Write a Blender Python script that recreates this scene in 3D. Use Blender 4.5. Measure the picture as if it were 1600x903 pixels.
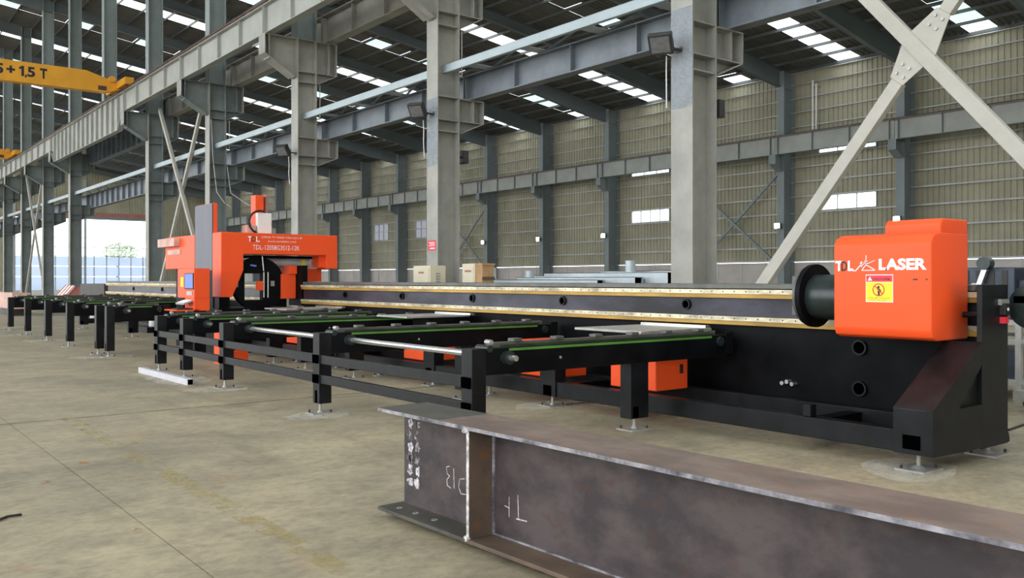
import bpy, bmesh, math, random
from mathutils import Vector, Matrix
random.seed(7)
for o in list(bpy.data.objects): bpy.data.objects.remove(o)
scene = bpy.context.scene
COL = scene.collection

# ------------------------------------------------------------------ camera, world, exposure
cam_d = bpy.data.cameras.new('camera')
cam_d.sensor_width = 36.0
cam_d.lens = 1387.0 / 1600.0 * 36.0
cam_d.shift_y = -14.5 / 1600.0
cam_d.clip_end = 800
cam = bpy.data.objects.new('camera', cam_d); COL.objects.link(cam)
cam.location = (0, 0, 1.5)
cam.rotation_euler = (math.pi / 2, 0, -math.radians(38.03))
scene.camera = cam

world = bpy.data.worlds.new('overcast_sky'); scene.world = world
world.use_nodes = True
bg = world.node_tree.nodes['Background']
bg.inputs[0].default_value = (0.93, 0.97, 1.0, 1)
bg.inputs[1].default_value = 1.0
scene.view_settings.view_transform = 'Standard'
scene.view_settings.look = 'None'
scene.view_settings.gamma = 1.0
scene.view_settings.use_curve_mapping = False
scene.view_settings.exposure = 2.08

# ------------------------------------------------------------------ materials
def mat(name, col, rough=0.5, metal=0.0, var=0.12, scale=2.0, col2=None, bump=0.0, bscale=40.0, stretch=(1, 1, 1), spec=0.5):
    m = bpy.data.materials.new(name); m.use_nodes = True
    nt = m.node_tree; b = nt.nodes['Principled BSDF']
    b.inputs['Roughness'].default_value = rough
    b.inputs['Metallic'].default_value = metal
    b.inputs['Specular IOR Level'].default_value = spec
    tc = nt.nodes.new('ShaderNodeTexCoord')
    mp = nt.nodes.new('ShaderNodeMapping'); mp.inputs['Scale'].default_value = stretch
    nt.links.new(tc.outputs['Object'], mp.inputs['Vector'])
    n = nt.nodes.new('ShaderNodeTexNoise'); n.inputs['Scale'].default_value = scale
    n.inputs['Detail'].default_value = 6; n.inputs['Roughness'].default_value = 0.6
    nt.links.new(mp.outputs[0], n.inputs['Vector'])
    r = nt.nodes.new('ShaderNodeValToRGB')
    a = tuple(max(0, c * (1 - var)) for c in col[:3]) + (1,)
    z = tuple(min(1, c * (1 + var)) for c in (col2 or col)[:3]) + (1,)
    r.color_ramp.elements[0].position = 0.35; r.color_ramp.elements[1].position = 0.65
    r.color_ramp.elements[0].color = a; r.color_ramp.elements[1].color = z
    nt.links.new(n.outputs['Fac'], r.inputs[0]); nt.links.new(r.outputs[0], b.inputs['Base Color'])
    if bump > 0:
        n2 = nt.nodes.new('ShaderNodeTexNoise'); n2.inputs['Scale'].default_value = bscale; n2.inputs['Detail'].default_value = 4
        nt.links.new(mp.outputs[0], n2.inputs['Vector'])
        bm = nt.nodes.new('ShaderNodeBump'); bm.inputs['Strength'].default_value = bump; bm.inputs['Distance'].default_value = 0.01
        nt.links.new(n2.outputs['Fac'], bm.inputs['Height']); nt.links.new(bm.outputs[0], b.inputs['Normal'])
    return m

def emit(name, col, s):
    m = bpy.data.materials.new(name); m.use_nodes = True
    b = m.node_tree.nodes['Principled BSDF']
    b.inputs['Base Color'].default_value = col + (1,)
    b.inputs['Emission Color'].default_value = col + (1,); b.inputs['Emission Strength'].default_value = s
    return m

def pane_mat(name, col, transl=0.15):
    m = bpy.data.materials.new(name); m.use_nodes = True
    nt = m.node_tree; nt.nodes.remove(nt.nodes['Principled BSDF'])
    t = nt.nodes.new('ShaderNodeBsdfTransparent'); t.inputs[0].default_value = col + (1,)
    d = nt.nodes.new('ShaderNodeBsdfTranslucent'); d.inputs[0].default_value = col + (1,)
    x = nt.nodes.new('ShaderNodeMixShader'); x.inputs[0].default_value = transl
    nt.links.new(t.outputs[0], x.inputs[1]); nt.links.new(d.outputs[0], x.inputs[2])
    nt.links.new(x.outputs[0], nt.nodes['Material Output'].inputs[0])
    return m

M = {}
M['col'] = mat('column_paint', (0.30, 0.30, 0.27), 0.55, 0, 0.12, 1.2, (0.34, 0.33, 0.29), 0.05)
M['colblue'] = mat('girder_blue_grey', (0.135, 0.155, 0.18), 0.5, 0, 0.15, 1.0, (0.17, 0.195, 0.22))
M['girder'] = mat('girder_grey', (0.36, 0.37, 0.34), 0.55, 0, 0.12, 0.8)
M['colfar'] = mat('column_shaded_blue_grey', (0.165, 0.195, 0.195), 0.55, 0, 0.12, 1.2, (0.20, 0.225, 0.22))  # blue-grey paint of far webs and brackets, their shade darkened into the colour
M['colup'] = mat('column_paint_grey_green', (0.25, 0.29, 0.285), 0.55, 0, 0.1, 1.2)
M['strut'] = mat('strut_pale_blue', (0.42, 0.50, 0.53), 0.5, 0, 0.08, 1.0)
M['brace'] = mat('brace_primer', (0.44, 0.42, 0.37), 0.6, 0, 0.08, 2.0, None, 0.05)
M['wallcol'] = mat('wall_column_paint', (0.22, 0.25, 0.26), 0.55, 0, 0.1, 0.6)
M['clad'] = mat('cladding_beige', (0.34, 0.32, 0.225), 0.6, 0, 0.12, 0.25, (0.38, 0.355, 0.26))
M['girt'] = mat('girt_galvanised', (0.45, 0.47, 0.46), 0.4, 0.2, 0.1, 1.0)
M['wains'] = mat('wainscot_panel', (0.52, 0.47, 0.44), 0.7, 0, 0.12, 0.4)
M['roof'] = mat('roof_sheet', (0.125, 0.125, 0.118), 0.6, 0, 0.2, 0.2)
M['purlin'] = mat('purlin_steel', (0.095, 0.10, 0.10), 0.5, 0, 0.12, 0.5)
M['rafter'] = mat('rafter_paint', (0.13, 0.155, 0.165), 0.5, 0, 0.1, 0.4)
M['rail'] = mat('crane_rail_rust', (0.10, 0.055, 0.045), 0.7, 0.2, 0.3, 3.0)
M['orange'] = mat('machine_orange', (0.90, 0.092, 0.018), 0.45, 0, 0.03, 1.0, spec=0.3)
M['black'] = mat('machine_black', (0.0022, 0.0025, 0.0035), 0.5, 0, 0.3, 3.0, (0.004, 0.0045, 0.0055), spec=0.10)
M['blackg'] = mat('machine_black_grey', (0.003, 0.0034, 0.0045), 0.42, 0, 0.4, 5.0, (0.006, 0.0065, 0.008), spec=0.25)
M['sheen'] = mat('plate_bluish_sheen', (0.018, 0.018, 0.026), 0.35, 0.3, 0.5, 2.0, (0.04, 0.038, 0.055), stretch=(1, 0.4, 1))  # reflected bluish sheen of the plate is put into its base colour
M['bedtop'] = mat('bed_top_grey', (0.10, 0.10, 0.09), 0.4, 0.2, 0.2, 6.0)
M['steel'] = mat('bright_steel', (0.70, 0.70, 0.69), 0.25, 0.85, 0.06, 3.0)
M['zinc'] = mat('zinc_plate', (0.38, 0.375, 0.35), 0.4, 0.4, 0.12, 8.0)
M['green'] = mat('green_belt', (0.075, 0.21, 0.035), 0.45, 0, 0.15, 3.0)
M['bearing'] = mat('bearing_green', (0.018, 0.028, 0.026), 0.3, 0.1, 0.25, 10.0)
M['beltdark'] = mat('belt_top_dark', (0.018, 0.032, 0.014), 0.5, 0, 0.3, 6.0, spec=0.25)
M['yellowrail'] = mat('rail_ochre', (0.40, 0.235, 0.04), 0.4, 0.25, 0.3, 4.0, None, 0, 40, (1, 0.3, 1))
M['pale'] = mat('rail_pale', (0.52, 0.46, 0.32), 0.35, 0.3, 0.45, 9.0, None, 0, 40, (1, 0.4, 1))
M['panelgrey'] = mat('brushed_grey_panel', (0.115, 0.115, 0.14), 0.5, 0.1, 0.08, 3.0, None, 0, 40, (1, 1, 0.2))
M['white'] = mat('white_paint', (0.80, 0.78, 0.75), 0.5, 0, 0.03, 3.0)
M['tubegrey'] = mat('grey_white_steel', (0.50, 0.49, 0.52), 0.5, 0, 0.08, 4.0)
M['void'] = mat('dark_void', (0.0006, 0.0006, 0.0007), 0.9, 0, 0.1, spec=0.0)  # flat black, paints the shade inside slots, holes and open ends
M['ivory'] = mat('ivory_cabinet', (0.66, 0.60, 0.44), 0.5, 0, 0.05, 2.0)
M['card'] = mat('cardboard', (0.45, 0.27, 0.13), 0.8, 0, 0.12, 5.0)
M['yellow'] = mat('crane_yellow', (0.78, 0.36, 0.02), 0.45, 0, 0.08, 1.0)
M['navy'] = mat('print_navy', (0.01, 0.012, 0.03), 0.5, 0, 0.02)
M['ink'] = mat('print_black', (0.015, 0.012, 0.012), 0.5, 0, 0.02)
M['red'] = mat('sign_red', (0.72, 0.03, 0.05), 0.5, 0, 0.05)
M['signyellow'] = mat('sign_yellow', (0.88, 0.74, 0.02), 0.5, 0, 0.03)
M['galv'] = mat('galvanised_section', (0.48, 0.54, 0.57), 0.4, 0.25, 0.1, 2.0)
M['lamp'] = mat('lamp_housing', (0.03, 0.032, 0.033), 0.45, 0, 0.1)
M['lens'] = mat('lamp_lens', (0.20, 0.20, 0.20), 0.10, 0.3, 0.15, 12.0)
M['glow'] = emit('lit_lamp', (1.0, 0.98, 0.92), 8.0)
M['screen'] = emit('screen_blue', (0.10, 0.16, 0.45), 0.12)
M['darkmach'] = mat('dark_machine_blue', (0.035, 0.045, 0.065), 0.4, 0.2, 0.25, 4.0)
M['brown'] = mat('dark_brown_box', (0.05, 0.04, 0.035), 0.6, 0, 0.2, 2.0)
M['sky'] = pane_mat('skylight_sheet', (0.95, 0.97, 0.97), 0.1)
M['skydim'] = pane_mat('weathered_skylight_sheet', (0.48, 0.58, 0.55), 0.5)
M['glass'] = pane_mat('window_sheet', (0.93, 0.95, 0.96), 0.1)
M['glassdim'] = pane_mat('window_sheet_frosted', (0.34, 0.34, 0.36), 0.5)
M['bluepanel'] = pane_mat('blue_polycarbonate', (0.50, 0.55, 0.62), 0.8)
M['redpanel'] = mat('faded_red_steel', (0.42, 0.16, 0.13), 0.6, 0, 0.15)
M['leaf'] = mat('tree_leaves', (0.20, 0.34, 0.05), 0.6, 0, 0.35, 1.5)
M['bark'] = mat('tree_bark', (0.12, 0.08, 0.05), 0.8, 0, 0.2)
M['wood'] = mat('packer_wood', (0.10, 0.07, 0.045), 0.8, 0, 0.2, 4.0)
M['chalk'] = mat('chalk', (0.50, 0.46, 0.45), 0.9, 0, 0.5, 30.0)
M['ground'] = mat('bounce_ground', (0.42, 0.40, 0.36), 0.8, 0, 0.1, 0.3)
M['joint'] = mat('joint_filler', (0.008, 0.0075, 0.007), 0.9, 0, 0.1)
M['redwhite'] = mat('pink_steel', (0.60, 0.36, 0.30), 0.6, 0, 0.2, 3.0)

def floor_mat():
    m = bpy.data.materials.new('concrete_floor'); m.use_nodes = True
    nt = m.node_tree; b = nt.nodes['Principled BSDF']; L = nt.links.new
    tc = nt.nodes.new('ShaderNodeTexCoord')
    def noise(scale, stretch, det=6, rough=0.6):
        mp = nt.nodes.new('ShaderNodeMapping'); mp.inputs['Scale'].default_value = stretch
        L(tc.outputs['Object'], mp.inputs[0])
        n = nt.nodes.new('ShaderNodeTexNoise'); n.inputs['Scale'].default_value = scale
        n.inputs['Detail'].default_value = det; n.inputs['Roughness'].default_value = rough
        L(mp.outputs[0], n.inputs['Vector']); return n.outputs['Fac']
    def ramp(fac, p0, c0, p1, c1):
        r = nt.nodes.new('ShaderNodeValToRGB'); e = r.color_ramp.elements
        e[0].position = p0; e[1].position = p1; e[0].color = c0 + (1,); e[1].color = c1 + (1,)
        L(fac, r.inputs[0]); return r.outputs[0]
    def mix(kind, f, a, c):
        x = nt.nodes.new('ShaderNodeMix'); x.data_type = 'RGBA'; x.blend_type = kind
        if isinstance(f, float): x.inputs[0].default_value = f
        else: L(f, x.inputs[0])
        L(a, x.inputs[6]); L(c, x.inputs[7]); return x.outputs[2]
    base = ramp(noise(0.45, (1, 1, 1)), 0.35, (0.305, 0.27, 0.19), 0.68, (0.47, 0.40, 0.265))
    streak = ramp(noise(2.6, (0.8, 1.15, 1), 11, 0.74), 0.36, (0.70, 0.70, 0.71), 0.64, (1.06, 1.05, 1.02))
    c = mix('MULTIPLY', 1.0, base, streak)
    spots = ramp(noise(14, (0.85, 1.15, 1), 7, 0.7), 0.36, (0.70, 0.69, 0.68), 0.56, (1, 1, 1))
    c = mix('MULTIPLY', 0.8, c, spots)
    scuff = ramp(noise(1.1, (2.4, 0.25, 1), 5), 0.58, (1, 1, 1), 0.74, (0.70, 0.68, 0.66))
    c = mix('MULTIPLY', 0.7, c, scuff)
    grime = ramp(noise(2.2, (1, 1, 1), 2, 0.4), 0.66, (1, 1, 1), 0.78, (1.18, 0.88, 0.70))
    c = mix('MULTIPLY', 0.35, c, grime)
    L(c, b.inputs['Base Color'])
    rr = ramp(noise(1.3, (1, 1, 1)), 0.3, (0.42, 0.42, 0.42), 0.7, (0.62, 0.62, 0.62)); L(rr, b.inputs['Roughness'])
    bm = nt.nodes.new('ShaderNodeBump'); bm.inputs['Strength'].default_value = 0.12; bm.inputs['Distance'].default_value = 0.01
    L(noise(30, (1, 1, 1), 5), bm.inputs['Height']); L(bm.outputs[0], b.inputs['Normal'])
    return m
M['floor'] = floor_mat()

def worn_paint(name, col, thr=0.5):
    m = bpy.data.materials.new(name); m.use_nodes = True
    nt = m.node_tree; b = nt.nodes['Principled BSDF']; L = nt.links.new
    b.inputs['Base Color'].default_value = col + (1,); b.inputs['Roughness'].default_value = 0.7
    tc = nt.nodes.new('ShaderNodeTexCoord'); n = nt.nodes.new('ShaderNodeTexNoise')
    n.inputs['Scale'].default_value = 5; n.inputs['Detail'].default_value = 8; n.inputs['Roughness'].default_value = 0.7
    L(tc.outputs['Object'], n.inputs['Vector'])
    r = nt.nodes.new('ShaderNodeValToRGB'); r.color_ramp.elements[0].position = thr - 0.1; r.color_ramp.elements[1].position = thr + 0.15
    r.color_ramp.elements[1].color = (0.6, 0.6, 0.6, 1)
    L(n.outputs['Fac'], r.inputs[0]); L(r.outputs[0], b.inputs['Alpha'])
    return m
M['lane'] = worn_paint('worn_yellow_line', (0.46, 0.37, 0.16), 0.56)
M['dust'] = worn_paint('white_grout_dust', (0.62, 0.58, 0.48), 0.44)
dn = M['dust'].node_tree.nodes
for n_ in dn:
    if n_.type == 'VALTORGB': n_.color_ramp.elements[0].position = 0.30; n_.color_ramp.elements[1].position = 0.75; n_.color_ramp.elements[1].color = (0.7, 0.7, 0.7, 1)
    if n_.type == 'TEX_NOISE': n_.inputs['Scale'].default_value = 3
M['patch'] = worn_paint('pale_blue_paint_patch', (0.37, 0.41, 0.45), 0.38)
M['smudge'] = worn_paint('orange_paint_smudge', (0.60, 0.22, 0.08), 0.52)

def fine_worn(name, col, thr):
    m = worn_paint(name, col, thr)
    for n in m.node_tree.nodes:
        if n.type == 'TEX_NOISE': n.inputs['Scale'].default_value = 42
        if n.type == 'VALTORGB': n.color_ramp.elements[1].color = (0.95, 0.95, 0.95, 1)
    return m
M['chalkstrong'] = fine_worn('white_paint_smear', (0.62, 0.58, 0.60), 0.44)
M['chalkfaint'] = fine_worn('faint_paint_smear', (0.45, 0.42, 0.43), 0.55)
def mill_mat(name, a, c, rust):
    m = bpy.data.materials.new(name); m.use_nodes = True
    nt = m.node_tree; b = nt.nodes['Principled BSDF']; L = nt.links.new
    tc = nt.nodes.new('ShaderNodeTexCoord')
    def noise(s, st, d=7):
        mp = nt.nodes.new('ShaderNodeMapping'); mp.inputs['Scale'].default_value = st; L(tc.outputs['Object'], mp.inputs[0])
        n = nt.nodes.new('ShaderNodeTexNoise'); n.inputs['Scale'].default_value = s; n.inputs['Detail'].default_value = d
        n.inputs['Roughness'].default_value = 0.65; L(mp.outputs[0], n.inputs['Vector']); return n.outputs['Fac']
    r = nt.nodes.new('ShaderNodeValToRGB'); e = r.color_ramp.elements
    e[0].position = 0.40; e[0].color = a + (1,); e[1].position = 0.60; e[1].color = c + (1,)
    L(noise(3.6, (1, 0.7, 1), 10), r.inputs[0])
    r2 = nt.nodes.new('ShaderNodeValToRGB'); r2.color_ramp.elements[0].position = 0.56; r2.color_ramp.elements[1].position = 0.72
    r2.color_ramp.elements[1].color = (0.9, 0.9, 0.9, 1)
    L(noise(6.5, (1, 0.7, 1.2), 10), r2.inputs[0])
    x = nt.nodes.new('ShaderNodeMix'); x.data_type = 'RGBA'; L(r2.outputs[0], x.inputs[0]); L(r.outputs[0], x.inputs[6])
    x.inputs[7].default_value = rust + (1,); L(x.outputs[2], b.inputs['Base Color'])
    b.inputs['Metallic'].default_value = 0.0; b.inputs['Roughness'].default_value = 0.58; b.inputs['Specular IOR Level'].default_value = 0.3
    bm = nt.nodes.new('ShaderNodeBump'); bm.inputs['Strength'].default_value = 0.08; bm.inputs['Distance'].default_value = 0.01
    L(noise(60, (1, 1, 1), 3), bm.inputs['Height']); L(bm.outputs[0], b.inputs['Normal'])
    return m
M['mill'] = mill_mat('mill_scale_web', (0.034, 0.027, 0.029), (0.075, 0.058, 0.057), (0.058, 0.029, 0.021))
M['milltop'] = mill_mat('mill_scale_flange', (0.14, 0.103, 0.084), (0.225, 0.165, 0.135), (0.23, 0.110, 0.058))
M['milldark'] = mill_mat('mill_scale_olive', (0.055, 0.053, 0.045), (0.095, 0.088, 0.072), (0.085, 0.062, 0.042))
M['millrust'] = mill_mat('rusted_plate', (0.085, 0.062, 0.047), (0.14, 0.095, 0.065), (0.16, 0.075, 0.036))
M['cutedge'] = mat('flame_cut_edge', (0.13, 0.13, 0.155), 0.4, 0.3, 0.5, 9.0, (0.24, 0.23, 0.25))

# ------------------------------------------------------------------ builders
ORG = {}
class MB:
    def __init__(s): s.v = []; s.f = []
    def add(s, vs, fs):
        o = len(s.v); s.v += [tuple(p) for p in vs]; s.f += [tuple(i + o for i in q) for q in fs]; return s
    def box(s, x0, x1, y0, y1, z0, z1):
        return s.add([(x0, y0, z0), (x1, y0, z0), (x1, y1, z0), (x0, y1, z0), (x0, y0, z1), (x1, y0, z1), (x1, y1, z1), (x0, y1, z1)],
                     [(0, 3, 2, 1), (4, 5, 6, 7), (0, 1, 5, 4), (1, 2, 6, 5), (2, 3, 7, 6), (3, 0, 4, 7)])
    def prism(s, pts, axis, a0, a1):
        n = len(pts)
        def P(p, a):
            return {'x': (a, p[0], p[1]), 'y': (p[0], a, p[1]), 'z': (p[0], p[1], a)}[axis]
        vs = [P(p, a0) for p in pts] + [P(p, a1) for p in pts]
        return s.add(vs, [tuple(range(n - 1, -1, -1)), tuple(range(n, 2 * n))] + [(i, (i + 1) % n, n + (i + 1) % n, n + i) for i in range(n)])
    def bar(s, p0, p1, w, t, side=(1, 0, 0)):
        p0 = Vector(p0); p1 = Vector(p1); d = (p1 - p0).normalized(); sd = Vector(side)
        sd = (sd - d * sd.dot(d)).normalized(); up = d.cross(sd)
        a = sd * t / 2; b = up * w / 2
        vs = [p + q for p in (p0, p1) for q in (-a - b, a - b, a + b, -a + b)]
        return s.add(vs, [(0, 3, 2, 1), (4, 5, 6, 7), (0, 1, 5, 4), (1, 2, 6, 5), (2, 3, 7, 6), (3, 0, 4, 7)])
    def cyl(s, p0, p1, r, n=14, r2=None):
        p0 = Vector(p0); p1 = Vector(p1); d = (p1 - p0).normalized()
        a = d.orthogonal().normalized(); b = d.cross(a); r2 = r if r2 is None else r2
        vs = []
        for p, q in ((p0, r), (p1, r2)):
            vs += [p + (a * math.cos(2 * math.pi * i / n) + b * math.sin(2 * math.pi * i / n)) * q for i in range(n)]
        return s.add(vs, [tuple(range(n - 1, -1, -1)), tuple(range(n, 2 * n))] + [(i, (i + 1) % n, n + (i + 1) % n, n + i) for i in range(n)])
    def ring(s, c, axis, ro, ri, t, n=24):
        c = Vector(c); d = Vector(axis).normalized(); a = d.orthogonal().normalized(); b = d.cross(a); vs = []
        for r, h in ((ro, -t / 2), (ro, t / 2), (ri, t / 2), (ri, -t / 2)):
            vs += [c + d * h + (a * math.cos(2 * math.pi * i / n) + b * math.sin(2 * math.pi * i / n)) * r for i in range(n)]
        fs = []
        for k in range(4):
            k2 = (k + 1) % 4
            fs += [(k * n + i, k * n + (i + 1) % n, k2 * n + (i + 1) % n, k2 * n + i) for i in range(n)]
        return s.add(vs, fs)
    def tube(s, path, r, n=8):
        for i in range(len(path) - 1): s.cyl(path[i], path[i + 1], r, n)
        return s
    def mesh(s, name, m, org=(0, 0, 0), bev=0, smooth=False, seg=2):
        me = bpy.data.meshes.new(name)
        me.from_pydata([(p[0] - org[0], p[1] - org[1], p[2] - org[2]) for p in s.v], [], s.f)
        bm = bmesh.new(); bm.from_mesh(me)
        bmesh.ops.recalc_face_normals(bm, faces=bm.faces)
        if bev: bmesh.ops.bevel(bm, geom=[e for e in bm.edges], offset=bev, segments=seg, affect='EDGES', profile=0.5, clamp_overlap=True)
        bm.to_mesh(me); bm.free()
        if smooth:
            for p in me.polygons: p.use_smooth = True
            me.set_sharp_from_angle(angle=math.radians(35))
        me.materials.append(M[m] if isinstance(m, str) else m)
        return me
    def build(s, name, m, parent=None, bev=0, smooth=False, seg=2):
        if parent is None:
            xs, ys, zs = zip(*s.v)
            org = ((min(xs) + max(xs)) / 2, (min(ys) + max(ys)) / 2, min(zs))
        else: org = ORG[parent.name]
        o = bpy.data.objects.new(name, s.mesh(name, m, org, bev, smooth, seg)); COL.objects.link(o)
        ORG[o.name] = org
        if parent is None: o.location = org
        else: o.parent = parent
        return o

def tag(o, label=None, cat=None, group=None, kind=None):
    for k, v in (('label', label), ('category', cat), ('group', group), ('kind', kind)):
        if v: o[k] = v
    return o
def thing(name, loc, label=None, cat=None, group=None, kind=None):
    o = bpy.data.objects.new(name, None); COL.objects.link(o); o.location = loc; o.empty_display_size = 0.2
    ORG[o.name] = tuple(loc); return tag(o, label, cat, group, kind)
def inst(name, me, parent, loc=(0, 0, 0)):
    o = bpy.data.objects.new(name, me); COL.objects.link(o); o.parent = parent; o.location = loc
    ORG[o.name] = ORG[parent.name]; return o
def copy_tree(o, parent=None):
    c = o.copy(); COL.objects.link(c); c.parent = parent
    for ch in list(o.children): copy_tree(ch, c)
    return c
def dup(root, loc, label=None, group=None):
    c = copy_tree(root); c.location = loc; ORG[c.name] = tuple(loc)
    if label: c['label'] = label
    if group: c['group'] = group
    return c
def text(name, body, m, parent, origin, xdir, ydir, height, width=None, thick=0.004, bold=0.0):
    cu = bpy.data.curves.new('txt', 'FONT'); cu.body = body; cu.size = 1.0; cu.extrude = 0.0; cu.offset = bold; cu.resolution_u = 3
    ob = bpy.data.objects.new('txt', cu); COL.objects.link(ob)
    dg = bpy.context.evaluated_depsgraph_get()
    me = bpy.data.meshes.new_from_object(ob.evaluated_get(dg)); me.name = name
    bpy.data.objects.remove(ob)
    xs = [v.co.x for v in me.vertices]; ys = [v.co.y for v in me.vertices]
    x0, x1, y0, y1 = min(xs), max(xs), min(ys), max(ys)
    sy = height / (y1 - y0); sx = (width / (x1 - x0)) if width else sy
    X = Vector(xdir); Y = Vector(ydir); Z = X.cross(Y); O = Vector(origin); org = Vector(ORG[parent.name])
    for v in me.vertices: v.co = O + X * (v.co.x - x0) * sx + Y * (v.co.y - y0) * sy + Z * thick - org
    me.materials.clear(); me.materials.append(M[m])
    o = bpy.data.objects.new(name, me); COL.objects.link(o); o.parent = parent; ORG[o.name] = ORG[parent.name]
    return o
def arc(c, r, a0, a1, n, plane='xz'):
    pts = []
    for i in range(n + 1):
        a = a0 + (a1 - a0) * i / n
        pts.append((c[0] + r * math.cos(a), c[1] + r * math.sin(a)))
    return pts
ORD = ['first', 'second', 'third', 'fourth', 'fifth', 'sixth', 'seventh', 'eighth', 'ninth', 'tenth', 'eleventh', 'twelfth',
       'thirteenth', 'fourteenth', 'fifteenth', 'sixteenth', 'seventeenth', 'eighteenth', 'nineteenth', 'twentieth']

# ------------------------------------------------------------------ layout numbers (metres)
S = 8.0
XA0, XA1 = 11.9, 12.55             # inner column row, near and far flange faces
YA = lambda k: 10.40 + S * k       # column centres along the hall
XB0, XB1, XW = 48.75, 49.88, 49.95 # wall columns, cladding plane
SL = 0.143
def roof_z(x): return 14.95 + (49.4 - x) * SL if x > -8 else 14.95 + 57.4 * SL - (-8 - x) * SL
Y_NEAR, Y_FAR, X_LEFT = -20.0, 140.0, -22.0

# ------------------------------------------------------------------ floor
fl = MB().box(X_LEFT - 1, 50, Y_NEAR - 1, Y_FAR + 1, -0.30, -0.02).build('floor', 'joint')
tag(fl, 'beige concrete workshop floor in large slabs', None, None, 'structure')
xe = [X_LEFT - 1, -7.4, 1.57, 10.5, 19.5, 28.5, 37.5, 50]
ye = [Y_NEAR - 1, -16.5, -7.5, 1.5, 10.5, 19.5, 28.5, 46.5, 64.5, 82.5, 100.5, 118.5, Y_FAR + 1]
for i in range(len(xe) - 1):
    for j in range(len(ye) - 1):
        g0 = 0.032 if ye[j] == 10.5 else 0.006; g1 = 0.032 if ye[j + 1] == 10.5 else 0.006
        MB().box(xe[i] + 0.004, xe[i + 1] - 0.004, ye[j] + g0, ye[j + 1] - g1, -0.02, 0.0).build('slab', 'floor', fl)
MB().box(2.06, 2.21, 0.5, 10.48, 0.0005, 0.0015).build('lane_marking', 'lane', fl)['label'] = 'worn yellow lane line'
for (x, y, sx, sy) in ((4.35, 9.05, .45, .34), (4.35, 12.1, .5, .4), (4.3, 13.6, .5, .9), (4.35, 18.6, .6, .5), (4.4, 21.9, .6, .45), (4.4, 24.4, .6, .45), (6.8, 3.6, .5, .4), (6.9, 8.1, .5, .35), (4.4, 27.2, .6, .4)):
    pts = [(x + sx * (0.75 + 0.3 * random.random()) * math.cos(a * math.pi / 7), y + sy * (0.75 + 0.3 * random.random()) * math.sin(a * math.pi / 7)) for a in range(14)]
    MB().prism(pts, 'z', 0.0006, 0.0012).build('grout_dust', 'dust', fl)
for (x, y) in ((1.33, 7.3), (1.72, 7.9), (1.52, 5.55), (2.3, 8.6)):
    pts = [(x + 0.05 * random.uniform(.4, 1.1) * math.cos(a * math.pi / 5), y + 0.07 * random.uniform(.4, 1.1) * math.sin(a * math.pi / 5)) for a in range(10)]
    MB().prism(pts, 'z', 0.0006, 0.0012).build('paint_smudge', 'smudge', fl)
gr = MB().box(-300, 300, -300, 400, -0.9, -0.35).build('ground', 'ground'); tag(gr, 'unseen pale ground around the hall, added to bounce light', None, None, 'structure')  # unseen plane added so low daylight bounces into the hall

# ------------------------------------------------------------------ roof
ceil = thing('ceiling', (0, 0, 15), 'dark corrugated roof with purlins and skylight strips', None, None, 'structure')
def rib_profile(a0, a1, pitch=0.32, depth=0.045):
    n = max(1, round((a1 - a0) / pitch)); p = (a1 - a0) / n; out = []
    for i in range(n):
        b = a0 + i * p
        out += [(b, 0), (b + p * 0.58, 0), (b + p * 0.68, depth), (b + p * 0.90, depth)]
    out.append((a1, 0)); return out
def roof_sheet(y0, y1):
    m = MB()
    for (xa, xb) in ((X_LEFT, -8.0), (-8.0, 50.1)):
        pr = rib_profile(y0, y1, 0.34)
        vs = []
        for x in (xa, xb): vs += [(x, y, roof_z(x) + 0.21 + h) for y, h in pr]
        n = len(pr); m.add(vs, [(i, i + 1, n + i + 1, n + i) for i in range(n - 1)])
    return m.build('roof_sheet', 'roof', ceil)
strips = sorted([22.2 - 8 * 5 + 8 * i for i in range(20)] + [-13.8, -5.8, 2.2, 10.2])          # strip centre per bay, plus unseen near strips added for more light
SW = 0.74
edges = [Y_NEAR]
for y in strips: edges += [y - SW, y + SW]
edges.append(Y_FAR)
for i in range(0, len(edges), 2):
    if edges[i + 1] - edges[i] > 0.3: roof_sheet(edges[i], edges[i + 1])
PX = [49.85 - 1.55 * i for i in range(46)]
PX = [x for x in PX if x > X_LEFT]
pur = MB()
for (dy0, dy1) in ((Y_NEAR, Y_FAR),):
    pur.box(-0.008, 0.008, dy0, dy1, 0.0, 0.2); pur.box(-0.07, 0.008, dy0, dy1, 0.0, 0.012); pur.box(-0.008, 0.07, dy0, dy1, 0.188, 0.2)
pme = pur.mesh('purlin', 'purlin')
for x in PX: inst('purlin', pme, ceil, (x, 0, roof_z(x) - 15))
def sky_mesh(nm, left):
    sl = SL if not left else -SL
    return MB().add([(0.02, -SW, 0), (1.53, -SW, -1.51 * sl), (1.53, SW, -1.51 * sl), (0.02, SW, 0), (0.02, -SW, 0.012), (1.53, -SW, 0.012 - 1.51 * sl), (1.53, SW, 0.012 - 1.51 * sl), (0.02, SW, 0.012)],
                    [(0, 3, 2, 1), (4, 5, 6, 7), (0, 1, 5, 4), (1, 2, 6, 5), (2, 3, 7, 6), (3, 0, 4, 7)]).mesh('skylight_panel', nm)
SKY = {l: sky_mesh('sky', l) for l in (0, 1)}
SKYD = sky_mesh('skydim', 0)
rest = {'sky': MB(), 'skydim': MB(), 'roof': MB()}
def add_rest(nm, x, y, left):
    sl = -SL if left else SL; z = roof_z(x) + 0.215
    x0, x1 = x + 0.02, x + 1.53; za, zb = z, z - 1.51 * sl
    rest[nm].add([(x0, y - SW, za), (x1, y - SW, zb), (x1, y + SW, zb), (x0, y + SW, za)], [(0, 1, 2, 3)])
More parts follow.
